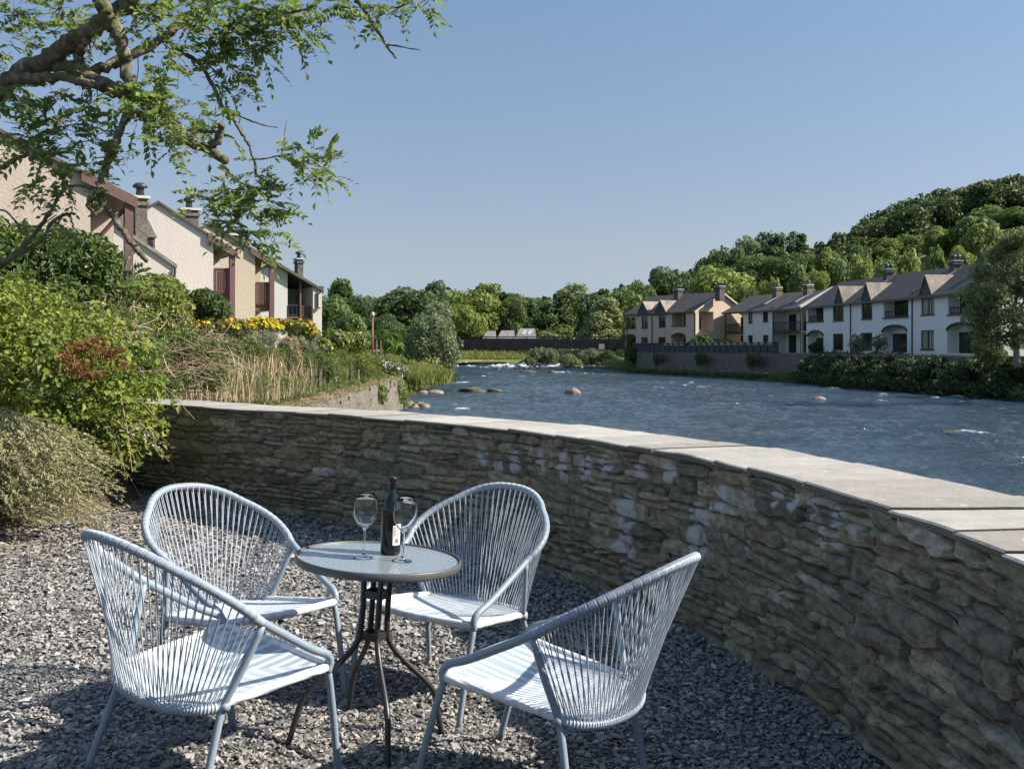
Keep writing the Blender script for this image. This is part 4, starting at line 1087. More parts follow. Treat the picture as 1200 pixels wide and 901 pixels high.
# slate block and dormer behind the chimney
Yd=42.2
xd0, xd1 = W_(X(166,Yd))+1.25, W_(X(184,Yd))+1.25; zt_, zm_ = zat(256,Yd)-.6, zat(281,Yd)-.6
mb = MB(); mb.add([(xd0-1.6,2.2,zt_),(xd0+.22,2.2,zt_),(xd1+.05,2.2,zm_),(xd0-1.6,2.2,zm_),(xd0-1.6,4.6,zt_),(xd0+.22,4.6,zt_),(xd1+.05,4.6,zm_),(xd0-1.6,4.6,zm_)],[(0,3,2,1),(4,5,6,7),(0,1,5,4),(1,2,6,5),(2,3,7,6),(3,0,4,7)])
dm = mb.build('dormer', M['slate_l'], root)
mb = MB(); mb.span(xd0-.02,xd1-.02,2.3,4.4,zat(298,Yd)-.6,zm_-.004); mb.build('dormer_cheek', M['redwood'], dm)
mb = MB(); mb.span(xd1-.36,xd1-.10,2.26,2.296,zat(295,Yd)-.6,zm_-.16); mb.build('pane', M['pane'], dm)
# last house: gable end plus angled loggia with railing and a lit return wall
Y=75.; D_ = thing('pale_end_house','pale house with dark railing and chimney at the far end of the left bank row','house',(X(337,Y),Y,.5),rad(30),'houses on the left bank')
K = lambda px, Y=75.: (px-337)*Y/F_
zD = lambda py, Y=75.: zat(py,Y)-.5
def rz(px): return zD(312+(px-323)*(341-312)/(377-323))
mb = MB()
mb.prism([(K(285),-1),(0,-1),(0,rz(337)),(K(310),rz(310)),(K(285),rz(310)-1.2)],0,9)
mb.span(0.004,K(366),3.4,9,-1,rz(366)); mb.build('wall', M['palewhite'], D_)
mb = MB(); mb.prism([(K(366),-1),(K(377),-1),(K(377),rz(377)-.04),(K(366),rz(366)-.04)],-.35,9); mb.build('end_wall', M['white'], D_)
mb = MB(); mb.prism([(K(377.6),rz(377.6)),(K(310),rz(310)),(K(285),rz(310)-1.35),(K(285),rz(310)-1.2),(K(310),rz(310)+.2),(K(377.6),rz(377.6)+.2)],-.5,9.2); rf = mb.build('roof', M['slate'], D_)
chimney(D_, K(343.5)+1.04, 1.8, zD(326), zD(301.5), .42,.7,'chimdark',1)
mb = MB(); mb.span(K(360)+1.85,K(370)+1.85,3.2,5,zD(340),zD(331)); mb.build('dormer', M['slate'], D_)
window(D_,K(341.5)+1.9,K(346)+1.9,zD(370),zD(341),3.3,mull=0); window(D_,K(355)+1.9,K(360)+1.9,zD(357),zD(342),3.3,mull=0); window(D_,K(369.5),K(372.5),zD(360),zD(343),-.42,mull=0)
p = MB(); p.span(K(351.5),K(353.2),-.1,.1,-1,rz(352)-.05); p.build('post', M['redwood'], D_)
fl = MB(); fl.span(.01,K(366)-.01,-.05,3.39,zD(373),zD(371)); bo = fl.build('balcony', M['redwood'], D_)
railing(bo,.02,K(353),0,zD(371),zD(358)-zD(371),M['darkframe'],3,'railing'); railing(bo,K(353),K(366)-.05,0,zD(371),zD(359)-zD(371),M['redwood'],12,'railing')

# ------------------------------------------------------------------ garden retaining wall and post fence on the left bank
gw = thing('garden_retaining_wall','sunlit rough stone retaining wall of the left garden ending at the water','wall',(-6.2,40,0))
mb = MB()
ys = np.arange(13.5,58.6,.5); zt = -.06+.05*fbm(ys*.6,ys*0+2,3)
xs_ = xl(ys)+.1
prof = []
for y_,x_,z_ in zip(ys,xs_,zt): prof.append([(x_-.5,y_,z_),(x_-.02,y_,z_),(x_+.05,y_,z_-.06),(x_+.12+.03*math.sin(y_*3),y_,-1.0),(x_+.2,y_,-2.4)])
prof = np.array(prof); v,f = grid(prof[...,0],prof[...,1],prof[...,2]); mb.add(v-C(-6.2,40,0),f[:, ::-1])
e_ = prof[-1]; mb.add(np.concatenate([e_,[[e_[0][0],e_[0][1],-2.4]]])-C(-6.2,40,0),[tuple(range(6))])
mb.build('masonry', M['gardenwall'], gw)
mb = MB()
for k in range(70):
    i = rng.integers(0,len(ys)); z_ = rng.uniform(-1.6,.0); s_ = rng.uniform(.06,.16)
    mb.box((xs_[i]+.07+6.2,ys[i]-40+rng.uniform(-.2,.2),z_),(.12,s_*2.5,s_),rz=rng.normal(0,.1))
mb.build('proud_stones', M['gardenwall'], gw)
pillar = MB(); pillar.span(-.1,.28,18.3,18.7,-2.4,.62); pillar.build('end_post', M['concrete'], gw)
fe = thing('post_fence','row of weathered grey timber posts along the overgrown left garden wall','fence',(-6.4,30,0))
m_ = tintmat('weathered timber',[(0,(.06,.05,.042)),(.5,(.125,.108,.09)),(1,(.24,.215,.185))],.9,nz=.4,nscale=9)
for k,(px,top,bot,Yp) in enumerate([(232,436,470,19.5),(262,432,466,22),(291,430,462,25),(314,430,458,28),(331,428,456,31),(352,425,449,34),(364,424,449,36),(374,423,447,38),(385,421,444,40.5),(393,420,443,42.5),(411,423,444,45),(420,420,443,47),(427,421,440,49),(434,414,437,51),(444,416,434,53.5),(452,418,435,55.5),(459,418,433,57)]):
    x_,_,zb_ = at(px,bot,Yp); x_ = min(x_, float(xl(Yp))-.12); h = zat(top,Yp); lean = rng.normal(0,.04)
    mb = MB(); w_ = rng.uniform(.07,.10)
    base = C(x_+6.4, Yp-30, -.3)
    mb.tube([base, C(x_+6.4+lean*.5,Yp-30,h*.5), C(x_+6.4+lean,Yp-30+rng.normal(0,.03),h)],[w_*.9,w_*.9,w_*.8],5,a=rng.random())
    mb.build('post', m_, fe)

# ------------------------------------------------------------------ right bank river wall with pillared parapet
rw = thing('river_wall','dark stone river wall below the houses on the right bank','wall',(28,110,0))
def rwx(y): return xr(y)+2.05
mb = MB(); ys = np.concatenate([np.arange(58,150,1.5)]); pr = []
for y_ in ys:
    x_ = float(rwx(y_)); pr.append([(x_+.7,y_,.98),(x_,y_,.98),(x_-.12,y_,-1.9)])
pr = np.array(pr); v,f = grid(pr[...,0],pr[...,1],pr[...,2]); mb.add(v-C(28,110,0),f)
mb.build('masonry', M['farwall'], rw)
mb = MB(); ys = np.arange(112,143,1.5); pr2 = np.array([[(float(rwx(y_))+.1,y_,-1.02),(float(rwx(y_))-.45,y_,-1.05),(float(rwx(y_))-.55,y_,-1.9)] for y_ in ys]); v,f = grid(pr2[...,0],pr2[...,1],pr2[...,2]); mb.add(v-C(28,110,0),f); mb.build('pale_footing', M['concrete'], rw)
mb = MB(); pr[:,:,2] = np.where(np.arange(3)[None]<2, pr[:,:,2]+.004, pr[:,:,2]); 
pw = thing('parapet_wall','low dark slate parapet with square pillars in front of the balcony house','wall',(27,128,.98))
pm = simple('dark slate parapet',(.05,.053,.057),.8,var=.3,bmp=.5,bscale=14,bdist=.03)
yA, yB = 147., 112.
pts = np.linspace(yA,yB,27); 
mb = MB()
for a_,c_ in zip(pts[:-1],pts[1:]):
    p0 = C(float(rwx(a_))+.3,a_,0); p1 = C(float(rwx(c_))+.3,c_,0); d_ = p1-p0; L = np.linalg.norm(d_); rz_ = math.atan2(d_[1],d_[0])
    mb.box((p0+p1)/2-C(27,128,-.45),(L-.45,.3,.9),rz=rz_)
mb.build('low_wall', pm, pw)
for k,a_ in enumerate(pts):
    mb = MB(); mb.box((float(rwx(a_))+.3-27,a_-128,.55),(.5,.5,1.1),rz=.4); mb.box((float(rwx(a_))+.3-27,a_-128,1.14),(.62,.62,.08),rz=.4); mb.build('pillar', pm, pw)

# ------------------------------------------------------------------ footbridge, sheds and lamp
br = thing('footbridge','long dark flat footbridge spanning the river upstream','bridge',(0,166,0))
zb0, zb1 = zat(408.5,166), zat(397.5,166)
mb = MB(); mb.span(-10.5,17,-.9,.9,zb0,zb0+.55); mb.build('deck', simple('dark bridge steel',(.022,.02,.02),.7,var=.25), br)
for s_ in (-1,1):
    mb = MB(); mb.span(-10.5,17,s_*.95-.06,s_*.95+.06,zb0-.05,zb1)
    for k in range(14): mb.span(-10.4+k*2.1,-10.25+k*2.1,s_*.95-.10,s_*.95+.10,zb0-.1,zb1+.08)
    mb.build('side_panel', simple('dark bridge timber',(.03,.025,.024),.8,var=.3), br)
    mb = MB(); mb.span(-10.5,17,s_*.95-.05,s_*.95+.05,zb1+.28,zb1+.40)
    for k in range(14): mb.span(-10.4+k*2.1,-10.28+k*2.1,s_*.95-.04,s_*.95+.04,zb1+.08,zb1+.28)
    mb.build('handrail', simple('dark handrail',(.035,.03,.03),.7), br)
mb = MB(); mb.span(11,14,-1.4,1.4,-2.5,zb0-.06); mb.build('abutment', M['farwall'], br)
mb = MB(); mb.span(-11.5,-9.4,-1.4,1.4,-2.5,zb0-.06); mb.build('abutment', M['farwall'], br)
mb = MB(); mb.box((13.6,-1.6,zat(410,164)+.5),(.85,.08,.8)); sg = mb.build('notice_board', M['concrete'], br)
for (a,b_,top,slp,lab,lights) in ((566,581,387.5,0,'small low slate roofed shed on the left, seen above the footbridge',0),(583,603,387,0,'low slate roofed shed in the middle of the three above the footbridge',0),(604,628,384.5,1,'low slate roofed shed with two pale rooflights above the footbridge',2)):
    Ys=205.; x0,x1 = X(a,Ys),X(b_,Ys); zr = zat(top,Ys); zl = zat(396,Ys)
    o = thing('slate_shed', lab, 'shed', ((x0+x1)/2,Ys,0), 0, 'sheds beyond the footbridge'); h = (x1-x0)/2
    mb = MB(); mb.span(-h+.2,h-.2,0,5,-1,zl-.1); mb.build('wall', M['brownwood'], o)
    mb = MB(); mb.add([(-h-.1,-.3,zl-.1),(h+.1,-.3,zl-.1),(h-.1,2.5,zr),(-h+ (.7 if not slp else .9),2.5,zr),(-h-.1,5.3,zl-.1),(h+.1,5.3,zl-.1)],[(0,1,2,3),(3,2,5,4),(0,3,4),(1,5,2)])
    rf = mb.build('roof', M['slate_l'], o)
    for k in range(lights):
        mb = MB(); q = (zr-zl)/2.8; cx = -h*.35+k*h*.55; mb.add([(cx-.1,.7,zl+q*1.0+.03),(cx+.55,.7,zl+q*1.0+.03),(cx+1.0,1.9,zl+q*2.2+.03),(cx+.35,1.9,zl+q*2.2+.03)],[(0,1,2,3)]); mb.build('rooflight', M['lead'], rf)
lp = thing('lamp_post','slim red brown lamp post with small round head on the left bank lawn','lamp',(*at(436.5,408,95)[:2],-.05))
MB().tube([(0,0,0),(0,0,zat(371,95)+.05)],.09,8).build('pole', simple('rust red pole',(.20,.07,.05),.6), lp, True)
MB().lathe([(.0,zat(371,95)+.02),(.18,zat(371,95)+.06),(.19,zat(371,95)+.2),(.16,zat(371,95)+.42),(0,zat(371,95)+.47)],12).build('lamp_head', simple('dull lamp head',(.34,.30,.26),.5), lp, True)
for k,(px,py,Yp) in enumerate([(441,405,98),(446,405,100),(451,404.5,102),(456,404,105)]):
    p_ = at(px,py,Yp); mb = MB(); mb.tube([(0,0,-.6),(0,0,1.0)],.10,6); o = mb.build('wooden_stump', m_, None); o.location = p_-C(0,0,.5); tag(o,'short grey timber post on the lawn right of the lamp post','post','timber posts beside the lamp post')

# ------------------------------------------------------------------ rocks in the river
def rock(name,label,px,py,Yr,w_,h_,d_,mat,seed):
    z0 = float(watz(Yr)); x_ = X(px,Yr)
    r = np.random.default_rng(seed); n = 18
    th,ph = np.meshgrid(np.linspace(0,2*PI,n,endpoint=False),np.linspace(-PI/2,PI/2,11),indexing='ij')
    g = 1+.5*fbm(np.cos(th)*1.2+seed, np.sin(th)*1.2+ph*1.3, 3)
    P = np.stack([np.cos(th)*np.cos(ph)*w_/2*g, np.sin(th)*np.cos(ph)*d_/2*g, np.sin(ph)*h_*g],-1)
    mb = MB(); fl = []
    for i in range(n):
        for j in range(10): fl.append((i*11+j,((i+1)%n)*11+j,((i+1)%n)*11+j+1,i*11+j+1))
    mb.add(P.reshape(-1,3), fl); o = mb.build(name, mat, None, True); o.location = (x_,Yr,z0); return tag(o,label,'rock',None)
rm = simple('river rock',(.20,.165,.13),.85,var=.45,nscale=3,bmp=.8,bscale=6,bdist=.1); rd_ = simple('wet mossy rock',(.065,.065,.035),.7,var=.5,nscale=4,bmp=.8,bscale=6,bdist=.1)
rock('boulder','pale rounded boulder standing alone in the middle of the river',670,462,76,1.2,.36,1.1,rm,1)
rock('flat_rock','dark mossy flat rock left of the pale boulder in the river',553,458,80,2.0,.32,1.8,rd_,2)
rock('flat_rock','small dark rock just right of the mossy flat rock',580,457,81,1.1,.18,1.0,rd_,3)
rock('river_stone','grey stone at the water edge below the tall bank grass, left of its twin',497,459,77,1.0,.22,.9,rm,4)
rock('river_stone','brown blocky stone at the water edge below the tall bank grass',510,459.5,77,1.3,.26,1.0,rm,5)
rock('river_stone','small reddish rock breaking the surface near the right bank',959,467,68,.9,.16,.7,rm,6)
rock('flat_rock','low weedy rock in the rapids below the footbridge',620,437,140,2.6,.28,2.2,rd_,7)
rock('flat_rock','dark little rock right of the weedy rock in the rapids',647,437,140,1.0,.25,1.0,rd_,8)
rock('gravel_bar','long dark shingle bar at the left end of the rapids',567,425.5,168,9.5,.45,3,rd_,9)
rock('river_stone','dark stone in broken white water near the right end of the view',1115,507,41,1.0,.10,.8,rd_,10)
for k in range(7):
    o = rock('shore_stone','one of the loose stones heaped at the foot of the garden wall corner',476+k*3.4+rng.uniform(-1,1),470+rng.uniform(-1,2),57.5+rng.uniform(0,2),.5+rng.uniform(0,.4),.25,.5,rm,20+k); o['group']='loose stones by the garden wall corner'
# ------------------------------------------------------------------ foliage
def unit(v): return v/(np.linalg.norm(v,axis=-1,keepdims=True)+1e-9)
def leaves(mb, P, Nn, size, aspect=.55, jit=.6, droop=0., fold=.25, tint=None, along=None):
    n = len(P); size = np.broadcast_to(size,(n,))
    Nn = unit(Nn + rng.normal(0,jit,(n,3)))
    t = rng.normal(0,1,(n,3)) if along is None else along + rng.normal(0,.35,(n,3)); t[:,2] -= droop
    t = unit(t - Nn*(t*Nn).sum(1,keepdims=True)); s_ = np.cross(Nn,t)
    L = size[:,None]; W = L*aspect
    v = np.stack([P-t*L*.5, P-s_*W*.5+Nn*L*fold*.5-t*L*.05, P+t*L*.5, P+s_*W*.5+Nn*L*fold*.5-t*L*.05],1)
    b_ = (np.arange(n)*4)[:,None]
    tn = rng.beta(2.2,2.2,n) if tint is None else np.clip(tint,0,1)
    mb.add(v.reshape(-1,3), b_+np.array([[0,1,2,3]]), np.repeat(tn,4))
def blob_pts(blobs, n, shell=.55, lump=.25, lumpf=2.2, up=.0):
    """points in the outer shells of lumpy ellipsoids; returns points, outward normals"""
    B = np.array(blobs,float); vol = (B[:,3]*B[:,4]+B[:,4]*B[:,5]+B[:,3]*B[:,5]); cnt = rng.multinomial(n, vol/vol.sum())
    PP=[];NN=[]
    for b_,c_ in zip(B,cnt):
        d = unit(rng.normal(0,1,(c_,3)))
        if up: d[:,2] = np.where((d[:,2]<0)&(rng.random(c_)<up), -d[:,2], d[:,2])
        g = 1+lump*2*vn(d[:,0]*lumpf+b_[0]*3+d[:,2]*1.7, d[:,1]*lumpf+b_[1]*2-d[:,2]*1.3)
        r = (1-shell*rng.random(c_)**2.0)*g
        p = b_[:3] + d*b_[3:6]*r[:,None]; PP.append(p); NN.append(unit(d/b_[3:6]))
    return np.concatenate(PP), np.concatenate(NN)
def inside(P, blobs, k=.62):
    q = np.zeros(len(P),bool)
    for b_ in blobs: q |= (((P-np.array(b_[:3]))/np.array(b_[3:6]))**2).sum(1) < k*k
    return q

# ---- far tree prototypes at unit height
def proto(seed, kind):
    global rng
    rng = np.random.default_rng(seed)
    blobs = []
    if kind == 'round':
        for k in range(44):
            d = unit(rng.normal(0,1,3)); d[2] = d[2]*.8+.05
            r = rng.uniform(.06,.17); blobs.append((*(C(0,0,.50)+d*C(.31,.31,.40)*rng.uniform(.5,1.05)),r*1.1,r*1.1,r*.8))
    elif kind == 'tall':
        for k in range(42):
            h = rng.uniform(.10,.97); R = .24*math.sin(min(1,(1-h)*1.6+.12)*PI/2); a = rng.uniform(0,2*PI); r = rng.uniform(.05,.14)
            blobs.append((R*math.cos(a),R*math.sin(a),h-.05,r,r,r*1.15))
    elif kind == 'wide':
        for k in range(40):
            a = rng.uniform(0,2*PI); R = rng.uniform(.1,.48); h = .16+.66*rng.random()*(1-(R/.62)**2)+.05; r = rng.uniform(.07,.17)
            blobs.append((R*math.cos(a),R*math.sin(a),h,r*1.15,r*1.15,r*.8))
    elif kind == 'bush':
        for k in range(26):
            d = unit(rng.normal(0,1,3)); d[2] = abs(d[2]); r = rng.uniform(.14,.24)
            blobs.append((*(C(0,0,.18)+d*C(.42,.42,.62)*rng.uniform(.6,1.)),r,r,r*.95))
    elif kind == 'conifer':
        for k in range(40):
            h = rng.uniform(.08,.97); R = .20*(1-h)+.01; a = rng.uniform(0,2*PI); r = .05+.07*(1-h); blobs.append((R*math.cos(a),R*math.sin(a),h,r,r,r*.6))
    n = 9000
    P,Nn = blob_pts(blobs,n,.45,.22,3.)
    k = ~inside(P,blobs,.60); P=P[k];Nn=Nn[k]
    mb = MB(); lf = .040 if kind!='bush' else .062
    tint = np.clip(rng.beta(2,2,len(P))*.6 + .4*(.5+vn(P[:,0]*7+seed,P[:,1]*7+P[:,2]*6)),0,1)
    leaves(mb,P,Nn,lf*rng.lognormal(0,.28,len(P)),.8,.42,.1,.2,tint)
    tk = MB(); tk.tube([(0,0,-.06),(.006,0,.15),(-.004,.01,.40),(.01,0,.62)],[.024,.019,.013,.006],6)
    for q in range(6):
        a = rng.uniform(0,2*PI); z0 = rng.uniform(.18,.42); tk.tube([(0,0,z0),(.10*math.cos(a),.10*math.sin(a),z0+.13),(.22*math.cos(a),.22*math.sin(a),z0+.24)],[.011,.008,.004],5)
    return mb, tk
PROTO = {}
def get_proto(kind, v):
    if (kind,v) not in PROTO:
        mb,tk = proto(hash_(kind)+v*13, kind)
        a = mb.build('crown', M['far_mid'], None); b_ = tk.build('trunk', M['trunk'], None, True)
        PROTO[(kind,v)] = (a.data, b_.data); bpy.data.objects.remove(a); bpy.data.objects.remove(b_)
    return PROTO[(kind,v)]
def hash_(s): return sum(ord(c)*(i+3) for i,c in enumerate(s))
def far_tree(px, top, Y, halfpx, kind, col, label, v=0, name='broadleaf_tree', group='trees beyond the river', cat='tree', base=None):
    x = X(px,Y); zb = float(terr(x,Y)) if base is None else base
    h = float(zat(top,Y))-zb; wf = {'round':.42,'tall':.30,'wide':.56,'bush':.60,'conifer':.22}[kind]
    sx = halfpx*Y/F_/wf
    cm,tm = get_proto(kind,v)
    root = thing(name,label,cat,(x,Y,zb-.1),(hash_(label)%628)/100.,group); root.scale = (sx,sx,h/.97)
    c = bpy.data.objects.new('crown',cm); COL.objects.link(c); c.parent = root
    c.material_slots[0].link = 'OBJECT'; c.material_slots[0].material = M['far_'+col]
    if kind not in ('bush',):
        t = bpy.data.objects.new('trunk',tm); COL.objects.link(t); t.parent = root
    return root
W_B = 'trees in the wood behind the footbridge'
for q in [
 (383,331,178,22,'round','mid','rounded green tree just right of the last pale left bank house',0),
 (402,328,200,20,'tall','mid','slim green tree top peeping behind the lamp post, left side',0),
 (424,338,190,24,'wide','dark','dark broad tree directly behind the lamp post',0),
 (452,341,200,20,'round','mid','mid green tree between the lamp post tree and the big dark crown',1),
 (408,362,150,26,'bush','mid','low rounded thicket left of the lamp post under the tall trees',0),
 (480,327,170,42,'round','dark','biggest dark green crown in the wood left of the bright yellow green tree',2),
 (448,362,160,26,'wide','dark','shady low tree right behind the lamp post head',1),
 (510,334,205,18,'tall','dark','narrow dark tree between the biggest dark crown and the yellow green tree',1),
 (547,330,213,34,'round','bright','tall yellow green rounded tree, brightest in the wood behind the footbridge',3),
 (574,333,216,22,'tall','bright','yellow green tree adjoining the brightest crown on its right',0),
 (598,336,215,18,'round','mid','green tree behind the gap right of the yellow green pair',0),
 (622,343,225,34,'round','dark','dark rounded tree above the slate sheds',1),
 (648,344,228,30,'wide','mid','mid green spreading tree right of the slate sheds',2),
 (668,328,235,24,'tall','grey','tall greyish loose crown rising above its neighbours right of the sheds',2),
 (693,336,200,18,'round','dark','dark round crown right of the tall greyish tree',3),
 (660,366,232,34,'bush','bright','bright green bushy willow at the right end of the bridge',1),
 (715,352,178,24,'tall','pale','pale yellowish willow standing beside the pinkish end house',1),
 (700,374,176,22,'bush','pale','low pale bush beneath the pale willow by the bridge end',2),
 (585,366,222,32,'bush','dark','dark undergrowth thicket directly left of the sheds',3),
 (540,370,220,26,'bush','mid','green undergrowth under the yellow green tree',0),
 (640,378,222,28,'bush','mid','leafy thicket behind the right part of the footbridge railing',4),
]: far_tree(*q[:3],q[3]*1.22,*q[4:6],q[6],q[7],group=W_B)
for q in [
 (728,331,190,26,'round','mid','green tree on the skyline left of the pinkish house chimneys',1),
 (752,321,205,24,'wide','mid','spreading skyline tree above the left chimney of the pinkish house',1),
 (748,340,170,22,'bush','bright','bright bush showing over the left roof of the pinkish house',3),
 (789,304,215,30,'round','dark','dark crown rising left of the big bright tree behind the pinkish house',0),
 (768,316,220,18,'conifer','dark','thin dark conifer spike on the skyline above the pinkish house',0),
 (778,318,222,16,'conifer','dark','second thin conifer spike right of the first above the pinkish house',1),
 (845,303,172,46,'round','bright','big bright green crown directly behind the gable of the pinkish house',2),
 (812,318,180,24,'round','mid','rounded tree left of the big bright crown',3),
 (836,282,250,24,'round','mid','hillside tree above the big bright crown, leftmost on the ridge',3),
 (858,279,245,24,'wide','dark','dark spreading hillside tree right of the leftmost ridge tree',0),
 (876,268,250,22,'round','grey','greyish crown near the top of the lower wooded ridge',1),
 (897,261,255,24,'round','dark','highest dark crown on the lower wooded ridge',3),
 (921,268,255,22,'tall','dark','dark tree right of the highest crown on the lower ridge',2),
 (939,276,250,16,'conifer','dark','pointed dark tree ending the lower ridge on the right',2),
 (880,292,215,30,'wide','mid','mid slope tree below the greyish ridge crown',2),
 (915,290,215,30,'round','dark','shaded mid slope tree above the chimneys of the balcony house',0),
 (948,292,230,24,'round','mid','mid slope tree below the pointed dark tree',1),
]: far_tree(*q[:6],q[6],q[7],group='trees on the slope behind the right bank houses')
sl_lab = ['bright shrub on the slope behind the balcony house left chimney','bright shrub above the right chimney of the balcony house','bushy green thicket over the white verge of the balcony house roof','leafy shrub above the left end of the white terrace roof','bright rounded shrub left of the white terrace left chimney','green shrub right of the white terrace left chimney','sunlit thicket above the middle of the white terrace ridge','bright shrub left of the white terrace right chimney','sunny shrub right of the white terrace right chimney','green thicket above the rooflight of the white terrace','dense shrub above the right end of the white terrace ridge','sunlit bushy tree behind the riverside birch']
for k,(px,top,Y,hw) in enumerate([(874,326,165,20),(902,318,168,24),(938,308,170,24),(962,300,175,22),(985,296,178,24),(1012,288,172,22),(1040,292,165,26),(1065,286,168,24),(1098,284,160,26),(1128,276,158,26),(1160,262,150,30),(1200,262,140,34)]):
    far_tree(px,top,Y,hw,'bush' if k%3 else 'wide','bright' if k%2 else 'mid',sl_lab[k],k%4,'slope_shrub','shrubs on the slope behind the right bank houses','shrub')
sl2 = ['upper row shrub above the balcony house, under the lower ridge','upper row bright shrub left of the terrace left chimney','upper row green shrub directly above the terrace left chimney','upper row bright shrub between the two terrace chimneys','upper row dark shrub at the foot of the hill wood','upper row bright shrub above the terrace right chimney','upper row sunny shrub above the terrace rooflight']
for k,(px,top,Y,hw) in enumerate([(930,300,215,26),(972,288,218,24),(1005,284,212,24),(1038,276,214,26),(1070,270,216,28),(1102,264,205,26),(1140,250,200,34)]):
    far_tree(px,top,Y,hw,'bush','bright' if k%2 else 'mid',sl2[k],(k+1)%4,'slope_shrub','shrubs on the slope behind the right bank houses','shrub')
sl3 = ['tall sunlit thicket on the open slope behind the top of the riverside birch','green thicket on the slope at the right edge, above the birch','bright thicket high on the slope at the right edge under the hill wood','mid green thicket on the slope just left of the birch top','dark thicket on the upper slope between the terrace roof end and hill wood']
for k,(px,top,Y,hw) in enumerate([(1165,268,172,30),(1215,256,180,34),(1200,240,205,38),(1150,256,190,30),(1160,238,222,36)]):
    far_tree(px,top,Y,hw,'bush','bright' if k%2 else 'mid',sl3[k],k%4,'slope_shrub','shrubs on the slope behind the right bank houses','shrub')
# the far hill wood: reads as one mass of crowns
rng = np.random.default_rng(77)
src = []
for kk in range(4):
    mb_,_ = proto(300+kk,'round'); src.append((np.concatenate(mb_.v), np.concatenate(mb_.a)))
rng = np.random.default_rng(78)
wood = MB(); cnt = 0
pl_ = []
for Y in np.arange(246,430,12):
    for u in np.arange(.24,.66,.026):
        uu = u+rng.normal(0,.008); Yj = Y+rng.normal(0,5); px = CX+F_*uu
        if uu < .288: continue
        if uu*F_+CX < 968+ (Yj-330)*.03 and Yj > 290: continue
        pl_.append((uu*Yj,Yj))
for Y in np.arange(120,330,22):
    for u in np.arange(.56,1.15,.05):
        if u > .56+.10*(Y<220): pl_.append(((u+rng.normal(0,.012))*(Y+rng.normal(0,6)),Y+rng.normal(0,6)))
for x,y in pl_:
    V0,A0 = src[rng.integers(4)]
    nq = len(V0)//4; keep = rng.random(nq) < .34
    a = rng.uniform(0,2*PI); h = rng.uniform(9,14); r_ = rng.uniform(10.5,14.5)
    V = V0.reshape(-1,4,3)[keep]; ctr = V.mean(1,keepdims=True); V = ctr+(V-ctr)*1.45
    V = V.reshape(-1,3); cs,sn = math.cos(a),math.sin(a)
    V = np.stack([(V[:,0]*cs-V[:,1]*sn)*r_, (V[:,0]*sn+V[:,1]*cs)*r_, V[:,2]*h],1)+C(x,y,float(terr(x,y))-1.5)
    tone = rng.normal(0,.13)
    wood.add(V, np.arange(len(V)).reshape(-1,4), np.clip(A0.reshape(-1,4)[keep].ravel()*.8+.1+tone,0,1))
M['hillwood'] = leafmat('hill wood',[(0,(.022,.038,.014)),(.5,(.058,.082,.025)),(1,(.12,.145,.042))],.25)
tag(wood.build('hill_wood', M['hillwood']),'dense broadleaf wood covering the far hill on the right','wood',kind='stuff')
# distant backdrop wood behind the meadow so that no bare ground shows between the trees
rng = np.random.default_rng(79)
wood = MB()
for k in range(75):
    px = rng.uniform(330,960); Y = rng.uniform(225,262); x = X(px,Y)
    V0,A0 = src[rng.integers(4)]; nq = len(V0)//4; keep = rng.random(nq) < .4
    h = rng.uniform(11.5,15); r_ = rng.uniform(12,17)
    V = V0.reshape(-1,4,3)[keep]; ctr = V.mean(1,keepdims=True); V = (ctr+(V-ctr)*1.6).reshape(-1,3)
    wood.add(V*C(r_,r_,h)+C(x,Y,float(terr(x,Y))-1), np.arange(len(V)).reshape(-1,4), np.clip(A0.reshape(-1,4)[keep].ravel()*.7+rng.normal(0,.1),0,1))
tag(wood.build('background_wood', M['hillwood']),'dark background wood closing the valley behind the trees and meadow','wood',kind='stuff')

# ---- nearer bushes and trees
def leafy(name,label,cat,blobs,n,size,mat,group=None,shell=.5,lump=.3,lumpf=2.4,aspect=.6,jit=.55,droop=.3,up=.3,stems=5,cull=.55,extra=None,loc=None,stemr=.012,smooth_lo=0):
    B = np.array(blobs,float)
    c0 = C(B[:,0].mean(),B[:,1].mean(),0); c0[2] = float(terr(c0[0],c0[1])) if loc is None else loc
    root = thing(name,label,cat,tuple(c0),0,group)
    P,Nn = blob_pts(blobs,n,shell,lump,lumpf,up)
    k = ~inside(P,blobs,cull); P=P[k];Nn=Nn[k]
    tint = np.clip(rng.beta(2,2,len(P))*.65+.35*(.5+1.2*vn(P[:,0]*2.6/ max(.4,B[0,3]),P[:,1]*2+P[:,2]*2.6/max(.4,B[0,3]))),0,1)
    mb = MB(); leaves(mb,P-c0,Nn,size*rng.lognormal(0,.3,len(P)),aspect,jit,droop,.25,tint)
    mb.build('foliage',mat,root)
    if stems:
        sm_ = MB()
        for q in range(stems):
            b_ = B[q%len(B)]; e_ = b_[:3]-c0+rng.normal(0,.45,3)*b_[3:6]; s0 = C(rng.normal(0,.12)*b_[3],rng.normal(0,.12)*b_[4],-.15)+ (b_[:3]-c0)*C(.6,.6,0)
            sm_.tube([s0,(s0+e_)/2+rng.normal(0,.08,3)*b_[3:6],e_],[stemr,stemr*.8,stemr*.4],5)
        sm_.build('stem',M['stem'],root)
    return root
rng = np.random.default_rng(21)
def bl(px,py,Y,rx,ry,rz): p_ = at(px,py,Y); return (*p_,rx,ry,rz)
